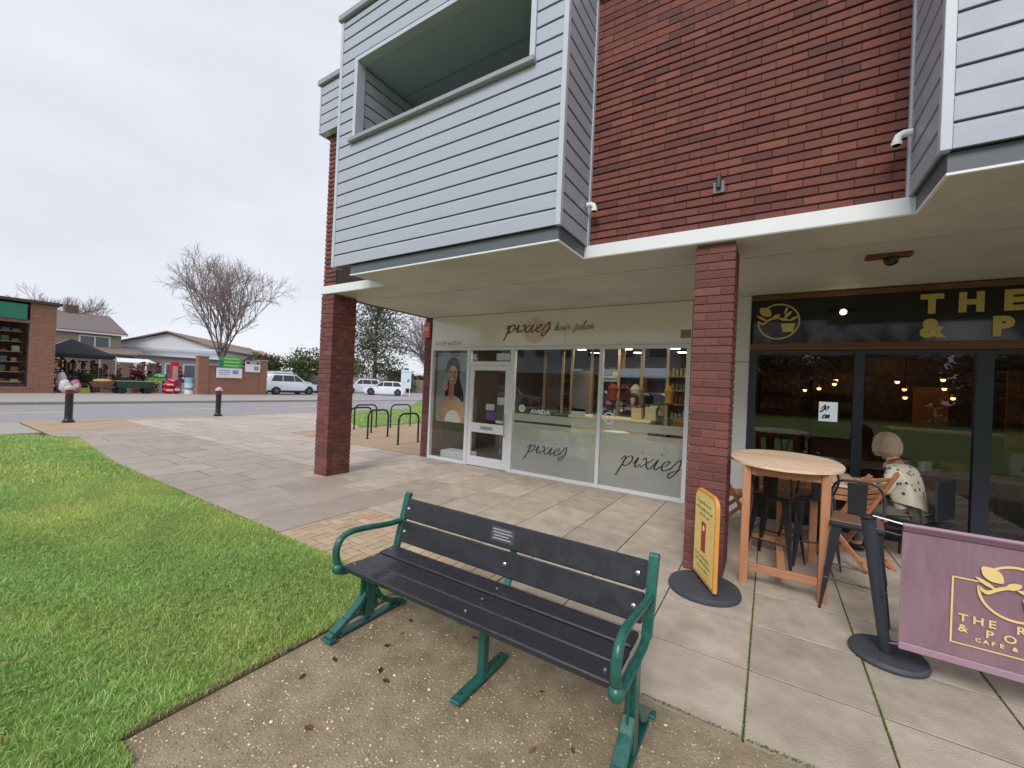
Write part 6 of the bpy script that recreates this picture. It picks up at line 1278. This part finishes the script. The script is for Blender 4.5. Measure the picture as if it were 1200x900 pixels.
def rack(lb, x, y, w, h, cols, n=3):
    t = thing('display_rack', lb, 'rack', (x, y, .015)); 
    for s in (-1, 1): MB().box(-.3, .3, s*w/2-.02, s*w/2+.02, 0, h).build('side_panel', mat('rack_dark', lin(70, 66, 64), .6), t)
    for k in range(n): z = h*(k+.35)/n; MB().box(-.3, .3, -w/2+.021, w/2-.021, z-.03, z).build('shelf_board', mat('rack_wood', lin(150, 130, 104), .7), t)
    return t
for i, (x, y, w, h, lb, pal_) in enumerate(((-38.2, 6.3, 1.1, 1.9, 'plant rack at the left under the gazebo', [(170, 90, 70), (120, 130, 80)]), (-38.4, 7.7, 1.3, 1.8, 'plant rack at the right under the gazebo', [(90, 110, 150), (80, 100, 70)]), (-38.6, 9.5, 1.8, 1.5, 'wide plant rack right of the gazebo', [(190, 160, 140), (110, 120, 84), (150, 60, 66)]), (-38.0, 11.0, 1.2, 1.9, 'dark red display rack in the middle of the forecourt', [(140, 40, 50), (220, 210, 214)]))):
    rack(lb, x, y, w, h, 0)
    for k in range(3):
        for j in range(3): c = pal_[(j+k) % len(pal_)]; p_ = potted('small potted plant on a forecourt rack', x+.05, y-w/2+.22+(w-.44)*j/2, .34, .2, [c, (88, 104, 62)], .015+h*(k+.35)/3, 90); p_['group'] = 'small potted plants on the forecourt racks'
for i, (x, y, h, r, c, lb) in enumerate(((-35.6, 6.75, 1.0, .7, [(40, 56, 48), (54, 66, 56)], 'dark evergreen shrub in a pot left of the wheelbarrow'), (-36.2, 7.5, .9, .55, [(60, 80, 50), (80, 96, 60)], 'green potted shrub behind the brown wheelbarrow'), (-36.6, 9.0, .95, .7, [(70, 84, 56), (100, 90, 66)], 'green potted shrub behind the garden cart'), (-36.2, 9.9, 1.2, .5, [(120, 44, 56), (90, 40, 50)], 'dark red potted shrub right of the garden cart'), (-36.9, 12.3, 1.6, .5, [(120, 110, 80), (150, 90, 70)], 'russet potted shrub beside the brick pier'))): potted(lb, x, y, h, r, c, nn=700)
for i, (x, y, col, lb) in enumerate(((-34.1, 6.15, (214, 216, 224), 'white and pink bag stack against the brick shop corner'), (-34.3, 6.6, (206, 120, 140), 'pink bag beside the brick shop corner'))): sack(lb, x, y, .5, .8, col)
sack('white bag with a pink stripe standing behind the pink bag', -35.2, 6.2, .5, 1.2, (222, 214, 220)); t = stockbox('yellow-green crate low in front of the dark shrub', -34.7, 7.0, .5, .3, (190, 204, 90))
t = thing('vending_display', 'slim red display column left of the brick pier', 'display', (-36.4, 11.95, .015)); MB().box(-.15, .15, -.22, .22, 0, 2.2).build('cabinet', mat('disp_red', lin(196, 50, 50), .5), t, bevel=.02); MB().box(.151, .16, -.16, .16, .9, 1.9).build('front_panel', mat('disp_pale', lin(214, 170, 160), .5), t)
R9 = random.Random(21)
for i in range(34):
    x, y = R9.uniform(-37.4, -35.0), 6.2+i*.17+R9.uniform(-.05, .05); c = R9.choice([(190, 70, 80), (210, 190, 90), (120, 140, 80), (230, 220, 224), (150, 90, 140), (90, 120, 70)])
    p_ = potted('potted bedding plant standing on the garden shop forecourt', x, y, R9.uniform(.35, .6), R9.uniform(.18, .28), [c, (84, 104, 60), (96, 118, 70)], nn=110); p_['group'] = 'potted bedding plants on the forecourt'
for i, (x, y, w, h, c, lb) in enumerate(((-37.6, 7.0, .9, .9, (60, 90, 150), 'blue stacked crate under the gazebo'), (-37.4, 8.7, 1.0, .8, (186, 150, 120), 'tan crate right of the gazebo leg'), (-37.3, 9.7, .8, 1.0, (150, 156, 160), 'grey crate in the middle of the forecourt'), (-36.0, 8.3, .7, .4, (170, 130, 96), 'low brown crate behind the green cart'), (-35.9, 9.5, .6, .45, (200, 200, 190), 'pale low crate behind the green cart'), (-37.8, 12.4, .8, 1.3, (110, 120, 170), 'lilac blue crate beside the brick pier'))): stockbox(lb, x, y, w, h, c)
# low outbuilding behind the stock
ob = thing('outbuilding', 'low pale grey outbuilding with white windows behind the forecourt stock', 'building', (0, 0, 0)); MB().box(-47.5, -44.5, 12.2, 18.5, 0, 2.6).build('wall', mat('ob_wall', lin(190, 176, 168), .8), ob); MB().box(-47.7, -44.2, 12.0, 18.8, 2.6, 2.78).build('roof', mat('ob_roof', lin(90, 92, 98), .7), ob)
for i in range(4): w = MB().box(-44.5, -44.42, 12.6+i*1.3, 13.6+i*1.3, .8, 2.2).build('window', WHITE, ob); MB().box(-44.418, -44.41, 12.7+i*1.3, 13.5+i*1.3, .9, 2.1).build('pane', MATS['far_pane'], w)
tg = thing('market_awning', 'white awning over the stock behind the dark red rack', 'awning', (-40.5, 10.8, 0)); MB().prism([(-.9, 2.3), (.9, 2.0), (.9, 2.05), (-.9, 2.36)], -1.1, 1.1, 'y').build('canopy', WHITE, tg)
for s in (-1, 1):
    for s2 in (-1, 1): MB().box(s*.85-.03, s*.85+.03, s2*1.05-.03, s2*1.05+.03, .015, 2.1+(.15 if s < 0 else 0)-.08).build('leg', STEEL, tg)

# ================================================================== behind the camera (seen in the shop glass)
op = thing('opposite_parade', 'two storey parade with white upper panels across the green, mirrored in the salon glass', 'building', (0, 0, 0))
MB().box(-34, -6, -30, -22, 2.9, 6.2).build('upper_wall', mat('op_white', lin(206, 212, 222), .6, var=.04), op); MB().box(-6, -3, -30, -21.5, 0, 6.4).build('brown_wall', mat('op_brown', lin(130, 112, 92), .8), op); MB().box(-34, -6, -30, -23.5, 0, 2.9).build('shop_fronts', mat('op_dark', lin(58, 52, 54), .4), op)
for i in range(8): MB().box(-33.8+i*3.9, -33.4+i*3.9, -22.5, -22.1, 0, 2.9).build('column', BR_FAR, op)
for i in range(10): w = MB().box(-33+i*2.7, -31.4+i*2.7, -21.99, -21.94, 4.3, 5.5).build('window', WHITE, op); MB().box(-32.9+i*2.7, -31.5+i*2.7, -21.938, -21.93, 4.4, 5.4).build('pane', MATS['far_pane'], w)
struct('service_road', MB().box(-60, -5, -21, -12.05, -.19, -.02), ASPH)
car('dark red car parked in front of the opposite parade', (-12.5, -15.5, -.02), 0, (110, 30, 38), 4.4, 1.8, 1.5, group='cars across the green', name='parked_car'); car('silver car parked in front of the opposite parade', (-17.6, -15.8, -.02), 0, (170, 174, 180), 4.3, 1.78, 1.5, group='cars across the green'); car('black car parked in front of the opposite parade', (-7.2, -15.5, -.02), 0, (40, 40, 46), 4.4, 1.8, 1.5, group='cars across the green')
NUMW = ['one', 'two', 'three', 'four', 'five', 'six', 'seven', 'eight', 'nine', 'ten', 'eleven', 'twelve']
for i in range(12): leafy((.5+i*4.6, -33-(i % 3)*1.6, 0), 5.2+(i % 3)*.7, 3.4, f'brown winter thicket across the green, number {NUMW[i]} from the opposite parade', [(134, 116, 108), (124, 106, 94), (150, 130, 122)], 5200, 'bush', 60+i, .0, leaf=.34)
for i in range(6): bare_tree((1+i*9.5, -37-(i % 2)*4, 0), 11+i % 3, .9, f'bare tree across the green, {["first", "second", "third", "fourth", "fifth", "sixth"][i]} from the opposite parade', 100+i, trunk_h=.25, depth=5, group='bare trees across the green')
struct('far_green', MB().box(-5, 80, -60, -12.05, -.19, .0), GRASSM)
